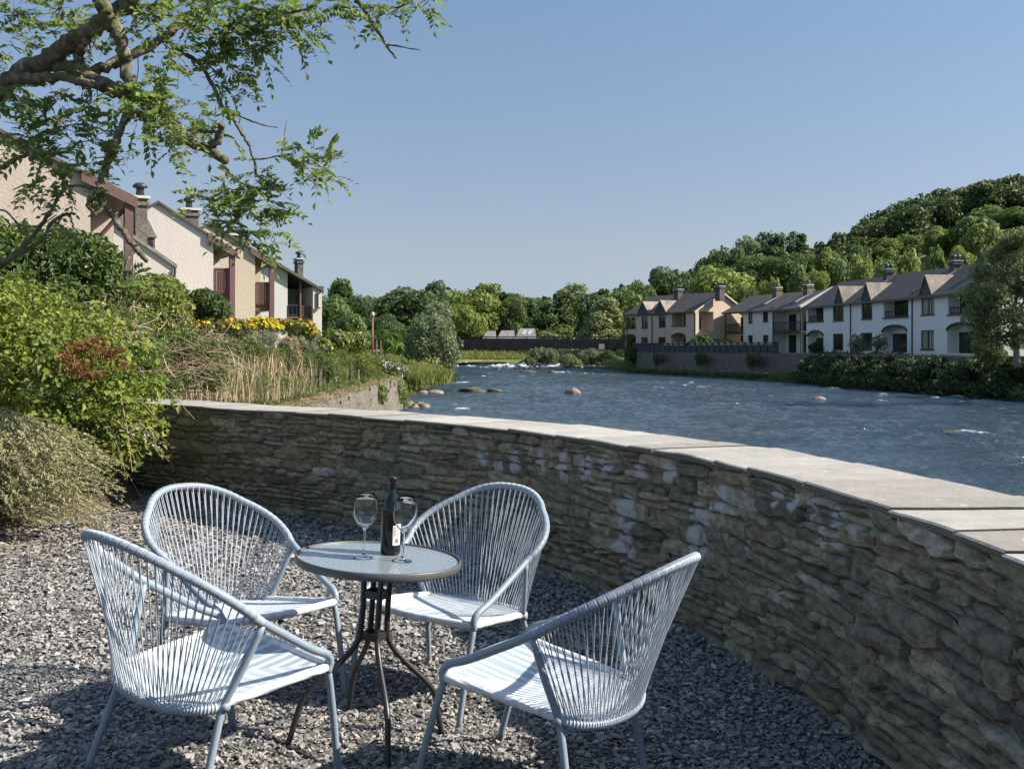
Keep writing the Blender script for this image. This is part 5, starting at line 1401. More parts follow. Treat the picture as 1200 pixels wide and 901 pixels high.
# left bank: foreground bank shrubs
jr = thing('juniper_bush','grey green feathery juniper mound lowest in the left foreground beside the gravel','bush',(-4.35,8.75,0.))
jc = C(-4.35,8.75,0.); st_ = MB(); lv = MB()
for k in range(520):
    a = rng.uniform(-PI*.95,PI*.35); R = rng.uniform(.35,1.22); h = rng.uniform(.25,.98)*(1-.30*(R/1.2)**2)
    e_ = C(R*math.cos(a),R*math.sin(a)*.75,0); base = C(rng.normal(0,.15),rng.normal(0,.12),.05)
    top = base*.3+e_*rng.uniform(.5,.7)+C(0,0,h*1.06); tip = e_*1.05+C(rng.normal(0,.05),rng.normal(0,.05),h-rng.uniform(.04,.22)*R)
    path = crom([base,(base+top)/2+C(0,0,.12*h),top,tip],5); st_.tube(path,np.linspace(.006,.0015,len(path)),3,cap=False)
    n_ = 62; t = rng.uniform(.52,1.,n_)**.8; idx = t*(len(path)-1); i0 = np.clip(idx.astype(int),0,len(path)-2); fr_ = (idx-i0)[:,None]
    P = path[i0]*(1-fr_)+path[i0+1]*fr_; d_ = unit(path[i0+1]-path[i0]); w_ = (.050*(1.15-t))[:,None]+.012
    sd = unit(rng.normal(0,1,(n_,3))*C(1,1,.5)); P = P+sd*w_*rng.uniform(.2,1,(n_,1))
    tn = np.clip(rng.beta(2,2,n_)*.5+.35*t+.1+rng.normal(0,.08),0,1)
    leaves(lv,P,np.tile(C(.2,-.3,.9),(n_,1)),.030*rng.lognormal(0,.25,n_),.30,.6,0.,.2,tn,d_*1.3+sd*.8)
st_.build('stem',M['twig'],jr); lv.build('foliage',M['juniper'],jr)
rt = leafy('bramble_thicket','large yellow green bramble thicket sprawling over the end of the stone wall','bush',[bl(35,435,10.2,.95,.8,.58),bl(-40,410,10.4,.9,.8,.62),bl(95,470,10.3,.62,.6,.40),bl(30,500,10.0,.8,.6,.34),bl(140,500,10.5,.35,.4,.26),bl(60,390,10.9,.6,.6,.34),bl(110,525,10.3,.40,.4,.26),bl(-30,370,11,.8,.7,.4)],27000,.056,M['bramble'],aspect=.72,jit=.75,lump=.45,lumpf=5,stems=14,shell=.7)
# arching bramble canes with leaves
cn = MB(); lv = MB(); c0 = np.array(rt.location)
for k in range(26):
    p0 = at(rng.uniform(70,150),rng.uniform(450,520),10.4+rng.uniform(-.4,.3)); dx = rng.uniform(.25,.78); p2 = p0+C(dx,rng.uniform(-.6,-.05),-rng.uniform(.0,.62)); pm = (p0+p2)/2+C(0,0,rng.uniform(.04,.22))
    if p2[1] > float(np.interp(p2[0],WP[:150,0],WP[:150,1]))-.15: p2[1] = float(np.interp(p2[0],WP[:150,0],WP[:150,1]))-.25
    path = crom([p0,pm,p2],7); cn.tube(path-c0,np.linspace(.008,.003,len(path)),5)
    q = rng.uniform(0,1,34); ii = (q*(len(path)-1)).astype(int); P = path[ii]+rng.normal(0,.045,(34,3))
    leaves(lv,P-c0,np.tile(C(.3,-.5,.8),(34,1)),.055*rng.lognormal(0,.3,34),.6,.5,.5)
cn.build('arching_cane',M['deadtwig'],rt); lv.build('cane_leaves',M['bramble'],rt)
fl = MB(); P = np.array([at(px_,py_,10.0)+rng.normal(0,.03,3) for px_,py_ in [(157,502),(163,505),(192,523),(186,519),(170,512),(12,470),(40,455)] for _ in range(7)]); leaves(fl,P-c0,np.tile(C(0,-1,.4),(len(P),1)),.026,.8,.6); fl.build('pink_blossom',M['lilac'],rt)['kind'] = 'stuff'
leafy('laurel_hedge','tall dark green glossy hedge below the beige gable house at the left edge','hedge',[bl(20,330,13.5,1.0,.8,.62),bl(100,315,13.8,.55,.6,.42),bl(-50,310,13.2,.9,.8,.7),bl(60,300,14.2,.8,.7,.36),bl(125,345,13.8,.35,.5,.40),bl(50,365,13.2,.8,.6,.4)],15000,.085,M['hedge'],aspect=.5,lump=.3,lumpf=3.5,stems=8,jit=.6)
leafy('variegated_bush','yellow green variegated bush right of the dark hedge, below the white wing','bush',[bl(178,352,16,.40,.45,.34),bl(160,385,15.5,.42,.4,.34),bl(198,378,16,.32,.4,.32),bl(205,405,15,.30,.4,.26),bl(170,420,14.8,.45,.4,.26)],9500,.06,M['variegated'],aspect=.55,lump=.3,lumpf=4)
leafy('young_conifer','soft bright green feathery conifer in the middle of the left bank','bush',[bl(150,388,12.6,.26,.3,.22),bl(128,408,12.4,.28,.3,.22),bl(170,410,12.6,.22,.3,.16)],6500,.05,M['fern'],aspect=.22,jit=.5,lump=.35,lumpf=5,droop=-.2)
leafy('fern_clump','fresh green fern fronds hanging beside the left end of the stone flags','fern',[bl(150,452,11.7,.32,.3,.13),bl(178,448,11.8,.16,.2,.07),bl(120,462,11.5,.22,.25,.14)],4200,.06,M['fern'],aspect=.25,jit=.45,lump=.3,droop=.6)
leafy('withered_fern','rust orange withered fern patch in the middle of the bramble','fern',[bl(98,410,9.75,.16,.14,.10),bl(88,432,9.6,.16,.12,.08),bl(122,418,9.8,.10,.12,.06),bl(145,430,9.9,.06,.1,.06),bl(112,402,9.8,.12,.1,.07),bl(75,418,9.55,.10,.1,.05),bl(135,412,9.75,.12,.1,.05),bl(105,440,9.6,.14,.1,.05)],720,.05,M['rust'],aspect=.3,lump=.4,stems=0,up=.3,shell=.8,cull=.0)
leafy('trailing_weeds','green weeds growing through the heap of dead brushwood','plants',[bl(195,450,13.6,.30,.3,.16),bl(232,440,14.6,.30,.3,.2),bl(240,420,15,.3,.3,.2),bl(180,425,13.8,.2,.3,.2),bl(215,405,14.5,.3,.3,.18),bl(250,440,15,.25,.3,.25)],5500,.06,M['herb'],aspect=.4,lump=.4,lumpf=5,cull=.1,shell=.8)
leafy('green_shrub','small rounded dark shrub standing in front of the tall white house wall','bush',[bl(238,356,24,.42,.4,.34),bl(228,364,24,.36,.4,.24),bl(252,362,24,.34,.4,.26)],4200,.075,M['hedge'],lump=.25,lumpf=4)
leafy('back_shrub','yellowish bush rising between the variegated bush and the white house wall','bush',[bl(196,345,19,.34,.4,.30),bl(185,335,19,.36,.4,.2),bl(205,365,18.5,.3,.35,.3)],4200,.07,M['variegated'],lump=.3,lumpf=4)
gcv = [(-6.4+rng.normal(0,.5)-.25*k%3,5.2+.62*k,.45+.05*k,.9,.8,.42) for k in range(13)]+[(-8.2+rng.normal(0,.5),6+1.2*k,1.0,1.2,1.1,.7) for k in range(8)]
P,Nn = blob_pts(gcv,15000,.5,.35,4.,.5); mb = MB(); P[:,2] = np.maximum(P[:,2],terr(P[:,0],P[:,1])+.02); leaves(mb,P,Nn,.075*rng.lognormal(0,.3,len(P)),.6,.6,.2,.25)
tag(mb.build('ground_cover',M['hedge']),'low leafy ground cover on the bank left of the juniper','ground cover',kind='stuff')
# heap of dead brushwood
def twigheap(name,label,pts,n,L,group=None):
    c0 = at(*pts[0]); root = thing(name,label,'brushwood',tuple(c0-C(0,0,.3)),0,group); mb = MB()
    for k in range(n):
        p_ = at(*pts[rng.integers(len(pts))])+rng.normal(0,1,3)*C(.26,.22,.13); d = rng.normal(0,1,3)*C(1,.5,.55); d/=np.linalg.norm(d); l = L*rng.uniform(.4,1.2)
        q = p_+d*l*.5+rng.normal(0,.10,3); mb.tube(crom([p_-d*l*.5,p_-d*l*.2+rng.normal(0,.05,3)*l,p_+d*l*.2+rng.normal(0,.07,3)*l,q],3)-c0+C(0,0,.3),np.linspace(.007,.0025,10)*rng.uniform(.6,1.3),4,a=rng.random(),cap=False)
    mb.build('twigs',M['deadtwig'],root)['kind'] = 'stuff'; return root
twigheap('dead_brushwood','tangled heap of dry brown brushwood behind the left end of the stone wall',[(200,420,14),(225,430,14.5),(185,440,13.5),(215,450,14),(240,445,15),(235,415,15),(205,400,15)],270,.62)
twigheap('dead_conifer','small dead brown conifer branch lying in the upper bramble',[(118,387,11.6),(105,395,11.4),(130,378,11.8)],150,.28)
# flower border
def flowers(name,label,blobs,nl,mleaf,nf,mfl,fs,size=.06,group=None,cat='flowers',aspect=.3,fasp=.9):
    root = leafy(name,label,cat,blobs,nl,size,mleaf,group,aspect=aspect,jit=.5,droop=-.5,lump=.3,lumpf=5,up=.5,stems=6,cull=.3)
    P,Nn = blob_pts(blobs,nf,.12,.3,5.,.85); mb = MB(); k = Nn[:,2] > -.1
    leaves(mb,P[k]-np.array(root.location),Nn[k]+C(0,-.4,.5),fs*rng.lognormal(0,.25,k.sum()),fasp,.35); mb.build('blossom',mfl,root); return root
flowers('daisy_clump','clump of yellow daisies in front of the tall white house, left of the goldenrod',[bl(225,384,26,.50,.4,.26),bl(255,384,27,.50,.4,.28),bl(280,386,28,.42,.4,.26)],6500,M['herb'],420,M['daisy'],.085,.08)
flowers('goldenrod_clump','bright lemon yellow goldenrod between the two clumps of yellow daisies',[bl(305,381,30,.42,.4,.20),bl(316,385,30,.34,.4,.18)],2200,M['herb'],2600,M['goldenrod'],.05,.07)
flowers('daisy_clump','clump of yellow daisies below the pale end house, right of the goldenrod',[bl(337,383,33,.42,.4,.22),bl(354,385,34,.45,.4,.26),bl(365,394,34,.25,.35,.28),bl(325,380,33,.3,.4,.16)],6000,M['herb'],420,M['daisy'],.085,.08)
for k,(lab,b_) in enumerate([('grey green catmint clump under the goldenrod',[bl(310,398,29,.40,.4,.20),bl(290,398,28,.3,.4,.16)]),('grey green catmint clump under the right daisies',[bl(345,402,32,.38,.4,.20),bl(362,408,33,.3,.4,.18)])]):
    leafy('catmint_clump',lab,'plant',b_,4200,.06,M['lavender'],'grey catmint in the border',aspect=.25,jit=.5,droop=-.6,lump=.35,lumpf=5)
def stalks(name,label,area,n,h,mat,group=None,cat='grass',lean=.25,w=.012):
    """upright thin blades; area = list of (px,py_base,Y)"""
    c0 = at(*area[0]); c0[2] = float(terr(c0[0],c0[1])); root = thing(name,label,cat,tuple(c0),0,group); mb = MB()
    A = np.array([at(*a) for a in area]); idx = rng.integers(len(A),size=n); P = A[idx]+rng.normal(0,1,(n,3))*C(.35,.5,.03)
    hh = h*rng.uniform(.5,1.2,n); d = rng.normal(0,lean,(n,2)); sd = unit(np.concatenate([rng.normal(0,1,(n,2)),np.zeros((n,1))],1))
    q = P.copy(); q[:,2] += hh*.55; q[:,:2] += d*hh[:,None]*.3; t = P.copy(); t[:,2] += hh*(1-.25*np.abs(d[:,0])); t[:,:2] += d*hh[:,None]
    ww = w*rng.uniform(.6,1.5,(n,1)); V = np.stack([P-sd*ww,P+sd*ww,q+sd*ww*.8,q-sd*ww*.8,t],1)-c0
    b_ = np.arange(n)[:,None]*5; tn = np.repeat(rng.beta(2,2,n),5)
    mb.add(V.reshape(-1,3),b_+np.array([[0,1,2,3]]),tn); mb.f.append((3,(b_+np.array([[3,2,4]])).astype(np.int32)))
    mb.build('blades',mat,root); return root
stalks('dry_grass','tall straw coloured dry stalks along the fence behind the left wall',[(245,470,18),(270,470,20),(295,468,22),(320,466,25),(335,460,27),(225,470,17)],620,.75,M['straw'],w=.010)
stalks('dry_grass','dry stalks and seed heads in front of the border, above the fence posts',[(250,440,22),(280,440,24),(310,436,26),(340,440,30)],420,.55,M['straw'],w=.012)
for k,(lab,b_,sz) in enumerate([
 ('green leafy perennials in the border below the left daisies',[bl(240,412,22,.42,.5,.30),bl(265,415,23,.42,.5,.30),bl(290,412,25,.42,.5,.28)],.085),
 ('fresh green perennials behind the middle fence posts',[bl(322,420,27,.42,.5,.26),bl(348,424,30,.45,.5,.26),bl(372,422,34,.45,.5,.26)],.085),
 ('tangle of low weeds at the foot of the left fence posts',[bl(250,452,19,.55,.4,.24),bl(285,450,21,.55,.4,.24),bl(315,450,24,.5,.4,.22),bl(340,450,28,.45,.4,.20)],.06),
 ('reddish brown dying perennials in the middle of the border',[bl(338,408,27.5,.25,.3,.26),bl(345,420,28,.18,.3,.2)],.06)]):
    leafy('border_plants',lab,'plants',b_,5200,sz,M['herb'] if k != 3 else M['straw'],'plants of the garden border',aspect=.32,jit=.6,droop=-.4,lump=.35,lumpf=5)
for k,(lab,b_) in enumerate([
 ('lush green plants behind the nearer fence posts on the left bank',[bl(255,430,24,.5,.6,.34),bl(290,430,27,.5,.6,.36),bl(325,428,31,.5,.6,.36),bl(300,445,26,.5,.5,.25)]),
 ('lush green plants behind the middle fence posts on the left bank',[bl(355,425,37,.6,.7,.42),bl(378,424,40,.6,.7,.42),bl(398,422,43,.6,.7,.40),bl(385,436,40,.6,.7,.3)]),
 ('yellowish green plants behind the farthest fence posts on the left bank',[bl(418,424,47,.6,.7,.36),bl(435,424,50,.6,.7,.34),bl(452,424,54,.6,.7,.34),bl(430,434,48,.5,.7,.3)])]):
    leafy('border_plants',lab,'plants',b_,6500,.10,M['herb'] if k<2 else M['grassblade'],'plants of the garden border',aspect=.35,jit=.65,droop=-.4,lump=.4,lumpf=5)
flowers('hydrangea_bush','rounded hydrangea bush with pale lilac heads at the right end of the border',[bl(392,402,44,.7,.6,.5),bl(412,402,46,.7,.6,.46),bl(378,412,40,.45,.5,.4)],6500,M['variegated'],120,M['lilac'],.12,.12,aspect=.6)
flowers('michaelmas_daisies','weedy clump with pale lilac flowers on top of the garden wall corner',[bl(452,432,53,.75,.5,.34),bl(466,434,56,.5,.5,.34),bl(440,428,50,.5,.5,.3)],4200,M['herb'],170,M['lilac'],.10,.10)
leafy('wall_ivy','green creeper hanging down the river end of the garden wall','creeper',[(-5.8,56.2,-.7,.3,1.2,.55),(-5.75,57.5,-1.1,.25,.7,.6),(-5.8,48.5,-.6,.2,.8,.4)],3600,.11,M['herb'],aspect=.7,stems=4,loc=-1.5)
leafy('wall_weeds','brown and green weeds trailing over the top of the garden wall','weeds',[(-5.95,y_,-.02+.05*math.sin(y_),.22,1.3,.14) for y_ in np.arange(24,56,2.2)],7500,.075,M['straw'],aspect=.3,droop=.5,stems=6,loc=-.2,cull=.2)
leafy('wall_weeds','green trailing weeds spilling over the garden wall between the brown ones','weeds',[(-6.05,y_,.10+.06*math.sin(y_*2),.25,1.0,.16) for y_ in np.arange(20,57,3.1)],5200,.085,M['herb'],aspect=.4,droop=.3,stems=6,loc=-.2,cull=.2)
leafy('sapling','slender leafy sapling on the lawn right of the lamp post','sapling',[bl(459,398,80,.55,.5,.5),bl(462,410,80,.7,.6,.5),bl(456,408,78,.5,.5,.7)],1500,.2,M['fern'],stems=4,stemr=.03)
leafy('willow_bush','big rounded grey green willow bush at the water edge on the left bank','bush',[bl(505,385,112,2.1,2,1.5),bl(520,405,112,1.6,1.8,1.6),bl(497,405,112,2.2,2,1.5),bl(528,420,111,.9,1.2,1.1),bl(485,410,114,1.3,1.5,1.0),bl(512,368,116,1.6,1.6,1.2)],9000,.28,M['far_grey'],lump=.3,lumpf=4,stems=6,stemr=.05,jit=.7,droop=-.3)
leafy('willow_bush','smaller pale bush just behind the big willow bush, to its right','bush',[bl(540,372,140,2.2,2,1.6),bl(556,380,142,1.8,2,1.4)],4200,.32,M['far_bright'],lump=.3,lumpf=4,stems=0,stemr=.05)
leafy('river_islet_bush','grey green bush on the islet in the rapids below the footbridge','bush',[bl(632,417,152,1.5,1.3,1.1),bl(644,418,152,1.3,1.2,1.1),bl(622,424,151,.9,1,.7)],5200,.22,M['far_grey'],lump=.25,lumpf=4,stems=4,stemr=.04,loc=-1.1,jit=.7)
for k,(px,Y) in enumerate([(493,78),(508,80)]):
    stalks('tall_bank_grass',['tall yellow green grass tussock at the water edge, nearer the garden wall','tall yellow green grass tussock at the water edge, under the willow bush'][k],[(px-10,445,Y+6),(px+2,450,Y),(px+10,448,Y+2),(px-4,442,Y+10)],2600,1.05,M['grassblade'],'tall grass at the left bank',lean=.35,w=.03)
rng = np.random.default_rng(22)
def grass_field(name,label,xr0,yr,n,h,mat,w):
    x = rng.uniform(*xr0,n); y = rng.uniform(*yr,n); k = (x < xl(y)-.2)|(y>183); x=x[k];y=y[k];n=len(x); P = np.stack([x,y,terr(x,y)],1)
    hh = h*rng.uniform(.4,1.3,n); d = rng.normal(0,.4,(n,2)); sd = unit(np.concatenate([rng.normal(0,1,(n,2)),np.zeros((n,1))],1))*w
    t = P.copy(); t[:,2]+=hh; t[:,:2]+=d*hh[:,None]; V = np.stack([P-sd,P+sd,t],1); mb = MB(); mb.add(V.reshape(-1,3),np.arange(n*3).reshape(-1,3),np.repeat(rng.beta(2,2,n),3))
    tag(mb.build(name,mat),label,'grass',kind='stuff')
grass_field('bank_grass','rough grass on the left bank lawn and border slope',(-14,-6),(14,60),16000,.32,M['herb'],.02)
grass_field('lawn_grass','rough yellow green lawn and bank grass below the wood',(-22,-6.2),(58,150),16000,.40,M['grassblade'],.05)
grass_field('meadow_grass','sunlit meadow grass under the footbridge upstream',(-16,14),(183,204),9000,.8,M['grassblade'],.10)

# ---- right bank vegetation
rng = np.random.default_rng(23)
M['scrub'] = leafmat('dark bank scrub',[(0,(.018,.03,.012)),(.5,(.04,.06,.02)),(1,(.085,.105,.035))],.15)
M['withered'] = leafmat('dull red creeper',[(0,(.05,.035,.02)),(.5,(.12,.07,.04)),(1,(.18,.13,.06))],.2)
lab_r = ['dark bramble bush on the river wall below the left end of the white terrace','dark ivy mass on the river wall below the first gablet','dark scrub below the first arch of the white terrace','dark bush below the middle drainpipe of the white terrace','dense dark scrub below the third gablet','ivy covered scrub below the last arch of the white terrace','dark scrub under the riverside birch','dark overhanging scrub at the right edge of the view']
for k,px in enumerate([925,958,992,1028,1062,1100,1146,1192]):
    Y = [100,96,92,88,84,80,75,70][k]; x0 = float(xr(Y)); s_ = Y/85
    leafy('bank_scrub',lab_r[k],'scrub',[(x0+1.6,Y,-.5,1.5,2.6*s_,.9),(x0+2.6,Y+1.5,.5*(k<5)-.1,1.1,2.2*s_,.75),(x0+.7,Y-1,-1.1,1.2,2.4*s_,.6),(x0+2.2,Y-2,.1,1.1,2.0*s_,.7)],6500,.22,M['scrub'],'scrub along the right bank river wall',lump=.35,lumpf=3,stems=4,stemr=.03,loc=-1.5,jit=.7)
lab_g = ['low grassy bank fringe at the water below the balcony house','low grassy bank fringe at the water below the pinkish house','low grassy fringe below the right end of the footbridge','low green fringe at the water below the white terrace, left half','low green fringe at the water below the white terrace, right half']
for k,(ya,yb_) in enumerate([(108,128),(128,146),(146,166),(86,106),(66,86)]):
    leafy('bank_fringe',lab_g[k],'plants',[(float(xr(y_))+.8,y_,-1.35 if y_<146 else -.9,1.3 if k>1 else .7,1.4,.30 if k<2 else .55+.25*(k==2)) for y_ in np.arange(ya,yb_,1.8)],6000,.24,M['far_mid'] if k != 2 else M['far_pale'],'green fringe along the right water edge',lump=.35,lumpf=3,stems=0,jit=.7,aspect=.4,droop=-.4)
leafy('box_bush','clipped rounded dark bush beside the right end of the white terrace','bush',[bl(1158,411,70,1.0,.9,.85),bl(1150,405,71,.7,.8,.6),bl(1166,418,70,.8,.8,.6)],5000,.12,M['far_dark'],lump=.15,lumpf=4,stems=3,stemr=.03)
leafy('hedge_bush','leafy green bush in front of the lit gable of the pinkish house','bush',[bl(822,402,131,1.2,1,.95),bl(812,406,131,.9,1,.7)],3000,.25,M['far_mid'],stems=3,stemr=.03)
leafy('hedge_bush','bright low hedge between the pinkish house and the balcony house','bush',[bl(846,404,134,1.5,1,.8),bl(857,406,134,1.0,1,.6)],3000,.25,M['far_bright'],stems=3,stemr=.03)
leafy('patio_shrub','small round shrub inside the left arch of the white terrace','bush',[bl(956,408,116,.8,.6,.7)],1200,.2,M['far_dark'],stems=2,stemr=.03)
leafy('patio_shrub','thin twiggy shrub standing in front of the second gablet windows','bush',[bl(1005,405,98,.8,.6,1.0),bl(1030,405,97,.7,.6,.9)],1300,.2,M['far_grey'],stems=6,stemr=.03,cull=0,shell=.9)
for k,(px,py,Y,r,lab) in enumerate([(668,424,156,1.3,'low sunlit yellowish bush right of the islet bush'),(690,418,158,1.5,'pale feathery bush at the right bridge end below the deck'),(712,420,156,1.5,'dark bank bush below the notice board'),(742,416,146,1.4,'dark bush at the foot of the pinkish house river wall')]):
    leafy('bridge_bush',lab,'bush',[bl(px,py,Y,r,1.2,r*.75),bl(px+6,py+3,Y,r*.8,1,r*.6)],2600,.25,M[['far_pale','far_grey','far_dark','far_dark'][k]],'bushes below the right end of the footbridge',stems=3,stemr=.03)
for k,(px,lab) in enumerate([(598,'tuft of weeds growing on the low weedy rock in the rapids'),(480,'small yellow green weed tuft in the water by the garden wall corner')]):
    pass
leafy('weed_tuft','small yellow green weed tuft in the water by the garden wall corner','plants',[bl(486,476,60,.45,.4,.24)],900,.12,M['grassblade'],stems=0,aspect=.3,droop=-.5)
for k,(y_,lab) in enumerate([(138,'reddish dry creeper on the river wall below the gap between the two left houses'),(127,'dark green creeper hanging on the river wall below the balcony house'),(116,'dark red creeper on the river wall near the left end of the white terrace')]):
    x_ = float(xr(y_))+1.95
    leafy('wall_creeper',lab,'creeper',[(x_,y_,.2,.22,3.0,.6),(x_,y_+2.5,-.4,.2,2.2,.5),(x_+.1,y_-2.5,.3,.2,2.0,.5)],2200,.2,M[['withered','far_dark','withered'][k]],'creepers on the river wall',stems=3,stemr=.03,loc=-1.,cull=.1,lump=.5,lumpf=4)
# river birch at the right edge
rng = np.random.default_rng(31)
bx,by = X(1190,62),62.; zb = .9
bt_ = thing('riverside_birch','loose pale leaved birch on the right bank at the right edge of the view','tree',(bx,by,zb))
bb = [bl(px,py,62+rng.uniform(-1.5,1.5),rng.uniform(.45,.8),.8,rng.uniform(.4,.65)) for px,py in [(1165,300),(1185,285),(1205,280),(1225,290),(1150,320),(1175,320),(1200,310),(1225,315),(1145,345),(1165,345),(1190,340),(1215,345),(1240,330),(1142,370),(1160,375),(1185,370),(1210,375),(1235,365),(1165,395),(1195,395),(1220,395),(1150,358),(1178,300),(1205,335),(1190,262+20),(1240,300),(1150,390)]]
P,Nn = blob_pts([(b0,b1,b2,r0*1.25,r1*1.2,r2*1.25) for b0,b1,b2,r0,r1,r2 in bb],30000,.7,.35,3.5); mb = MB(); tint = np.clip(rng.beta(2,2,len(P)),0,1); leaves(mb,P-C(bx,by,zb),Nn,.15*rng.lognormal(0,.3,len(P)),.65,.6,.5,.25,tint); mb.build('crown',M['far_pale'],bt_)
mb = MB(); mb.tube(crom([(.1,0,-.5),(0,0,1.2),(-.1,0,2.6),(.15,0,4.2),(.1,0,5.8)],4),np.linspace(.20,.05,17),8)
for k in range(9):
    a = rng.uniform(0,2*PI); z0 = rng.uniform(1.6,4); mb.tube([(0,0,z0),(.8*math.cos(a),.6*math.sin(a),z0+.6),(1.7*math.cos(a),1.2*math.sin(a),z0+.8)],[.07,.045,.02],6)
mb.build('trunk',M['bark'],bt_,True)
# ------------------------------------------------------------------ the ash tree whose limbs reach in at the upper left
rng = np.random.default_rng(41)
ax0 = C(-6.1,9.3,.6)
ash = thing('ash_tree','mossy ash tree leaning in from the left with drooping leafy branches over the houses','tree',tuple(ax0))
m, nt, b = new_mat('mossy ash bark')
tc = N(nt,'ShaderNodeTexCoord')
col = ramp(nt,noise(nt,13,6,.7,tc.outputs['Object']),[(.33,(.055,.045,.033)),(.5,(.16,.135,.10)),(.66,(.40,.345,.28))])
gn = N(nt,'ShaderNodeNewGeometry'); sn_ = N(nt,'ShaderNodeSeparateXYZ'); nt.links.new(gn.outputs['Normal'],sn_.inputs[0])
ms = math_(nt,'MULTIPLY',ramp(nt,noise(nt,4,5,.7,tc.outputs['Object']),[(.42,(0,0,0)),(.58,(1,1,1))]),.75)
col = mixc(nt,ms,col,(.105,.115,.03))
nt.links.new(col,b.inputs['Base Color']); b.inputs['Roughness'].default_value=.95
nt.links.new(bump(nt,noise(nt,24,6,.75,tc.outputs['Object']),.9,.03),b.inputs['Normal'])
M['ashbark'] = m
def limb(pts, r0, r1, seg=6, wob=.012):
    """pts: (px,py,depth)"""
    P = crom([at(*p) for p in pts],seg); n = len(P); wob = min(wob, r0*.16); P[1:-1] += rng.normal(0,wob,(n-2,3))
    r = np.linspace(r0,r1,n)*(1+.10*rng.normal(0,1,n)); return P, r
tr = MB()
def addl(pts,r0,r1,n=10,mb=None,seg=6,wob=.012):
    P,r = limb(pts,r0,r1,seg,wob); (mb or tr).tube(P-ax0,r,n); return P
# trunk rises left of the frame
tr.tube(crom([C(0,0,-.8),C(.02,0,.8),C(.18,-.05,1.7),C(.40,-.08,2.4),C(.45,.0,3.4),C(.30,.1,4.6),C(.55,.1,5.8)],6),np.linspace(.27,.04,37),14)
tr.tube(crom([C(.20,-.05,1.7),C(.48,-.08,2.15),C(.80,-.1,2.42),C(1.0,-.1,2.5)],5),np.linspace(.15,.108,16),12)
addl([(-110,190,9.2),(-60,150,9.2),(0,108,9.1),(33,77,9.0),(77,79,8.9),(132,104,8.8),(177,119,8.7),(221,163,8.6),(247,177,8.6),(264,189,8.55)],.098,.030,12)
addl([(245,176,8.6),(256,163,8.55),(261,146,8.5)],.038,.026,8)
addl([(40,82,9.0),(62,68,8.9),(85,50,8.8),(110,33,8.7),(135,14,8.6),(160,-10,8.5),(190,-60,8.4)],.080,.054,12)
addl([(119,-30,8.4),(120,-2,8.4),(128,22,8.45),(139,45,8.5),(147,72,8.55),(152,100,8.6),(155,120,8.7)],.060,.052,12)
addl([(100,92,8.9),(112,83,8.9),(140,72,9.0),(185,48,9.1),(212,28,9.2),(240,8,9.3),(270,-20,9.4)],.045,.035,8)
addl([(92,79,8.9),(94,62,8.8),(102,44,8.7)],.045,.035,8)
addl([(20,95,9.0),(50,92,8.8),(75,90,8.7),(110,98,8.6)],.05,.03,8)
br_ = MB()
hang = addl([(152,125,8.6),(142,150,8.55),(133,172,8.5),(124,195,8.5),(117,216,8.5),(118,232,8.5),(128,247,8.5),(138,262,8.5),(148,277,8.45),(160,292,8.45),(172,306,8.4)],.036,.020,8,br_)
addl([(117,220,8.5),(108,228,8.4),(103,240,8.4),(112,252,8.3)],.03,.012,6,br_); addl([(118,232,8.5),(125,225,8.4),(120,243,8.35),(112,250,8.3),(104,254,8.3)],.02,.008,6,br_)
addl([(160,292,8.45),(150,303,8.4),(146,318,8.4),(149,335,8.4),(144,352,8.4),(137,362,8.4)],.014,.006,6,br_); addl([(118,230,8.5),(100,219,8.5),(85,218,8.6),(70,216,8.7)],.018,.006,6,br_)
addl([(-60,330,8.6),(0,308,8.6),(25,290,8.6),(45,268,8.6),(62,243,8.6),(73,225,8.6),(80,212,8.6)],.024,.012,8,br_)
addl([(0,312,8.7),(22,298,8.7),(48,282,8.6),(60,262,8.6),(75,252,8.6),(88,251,8.6)],.02,.011,8,br_)
addl([(-30,210,8.9),(0,197,8.9),(16,188,8.8),(34,180,8.8)],.028,.014,6,br_); addl([(36,187,8.8),(55,180,8.7),(78,178,8.7),(95,165,8.6)],.022,.010,6,br_)
addl([(-40,270,8.9),(0,246,8.9),(22,262,8.8),(45,265,8.8),(66,252,8.7)],.010,.005,5,br_)
addl([(104,98,8.8),(106,118,8.7),(96,130,8.6),(104,112,8.6)],.014,.008,5,br_); addl([(55,115,8.8),(53,130,8.8),(54,147,8.8)],.022,.008,6,br_)
addl([(194,46,9.1),(216,62,9.1),(234,75,9.1),(248,98,9.0),(260,124,8.9),(272,138,8.9),(283,155,8.8),(291,170,8.8),(297,187,8.8),(300,205,8.8)],.022,.010,6,br_)
addl([(257,124,8.9),(285,138,8.9),(306,146,8.8),(326,150,8.8)],.010,.004,5,br_); addl([(222,153,8.7),(240,154,8.7),(258,156,8.6),(275,162,8.6)],.018,.010,6,br_)
addl([(296,187,8.8),(310,186,8.8),(325,183,8.8),(345,180,8.75)],.008,.004,5,br_); addl([(330,182,8.8),(333,160,8.8),(336,142,8.8)],.005,.003,5,br_)
addl([(265,-10,9.3),(280,6,9.2),(300,11,9.1),(330,15,9.0),(365,10,9.0)],.03,.012,6,br_)
addl([(380,-30,9.2),(415,-4,9.1),(428,14,9.1),(441,34,9.0),(452,52,9.0),(464,69,9.0)],.022,.008,6,br_); addl([(453,53,9.0),(465,54,9.0),(480,57,9.0),(493,59,9.0)],.009,.004,5,br_); addl([(415,2,9.1),(440,10,9.1),(470,8,9.1),(486,-2,9.0)],.012,.006,5,br_)
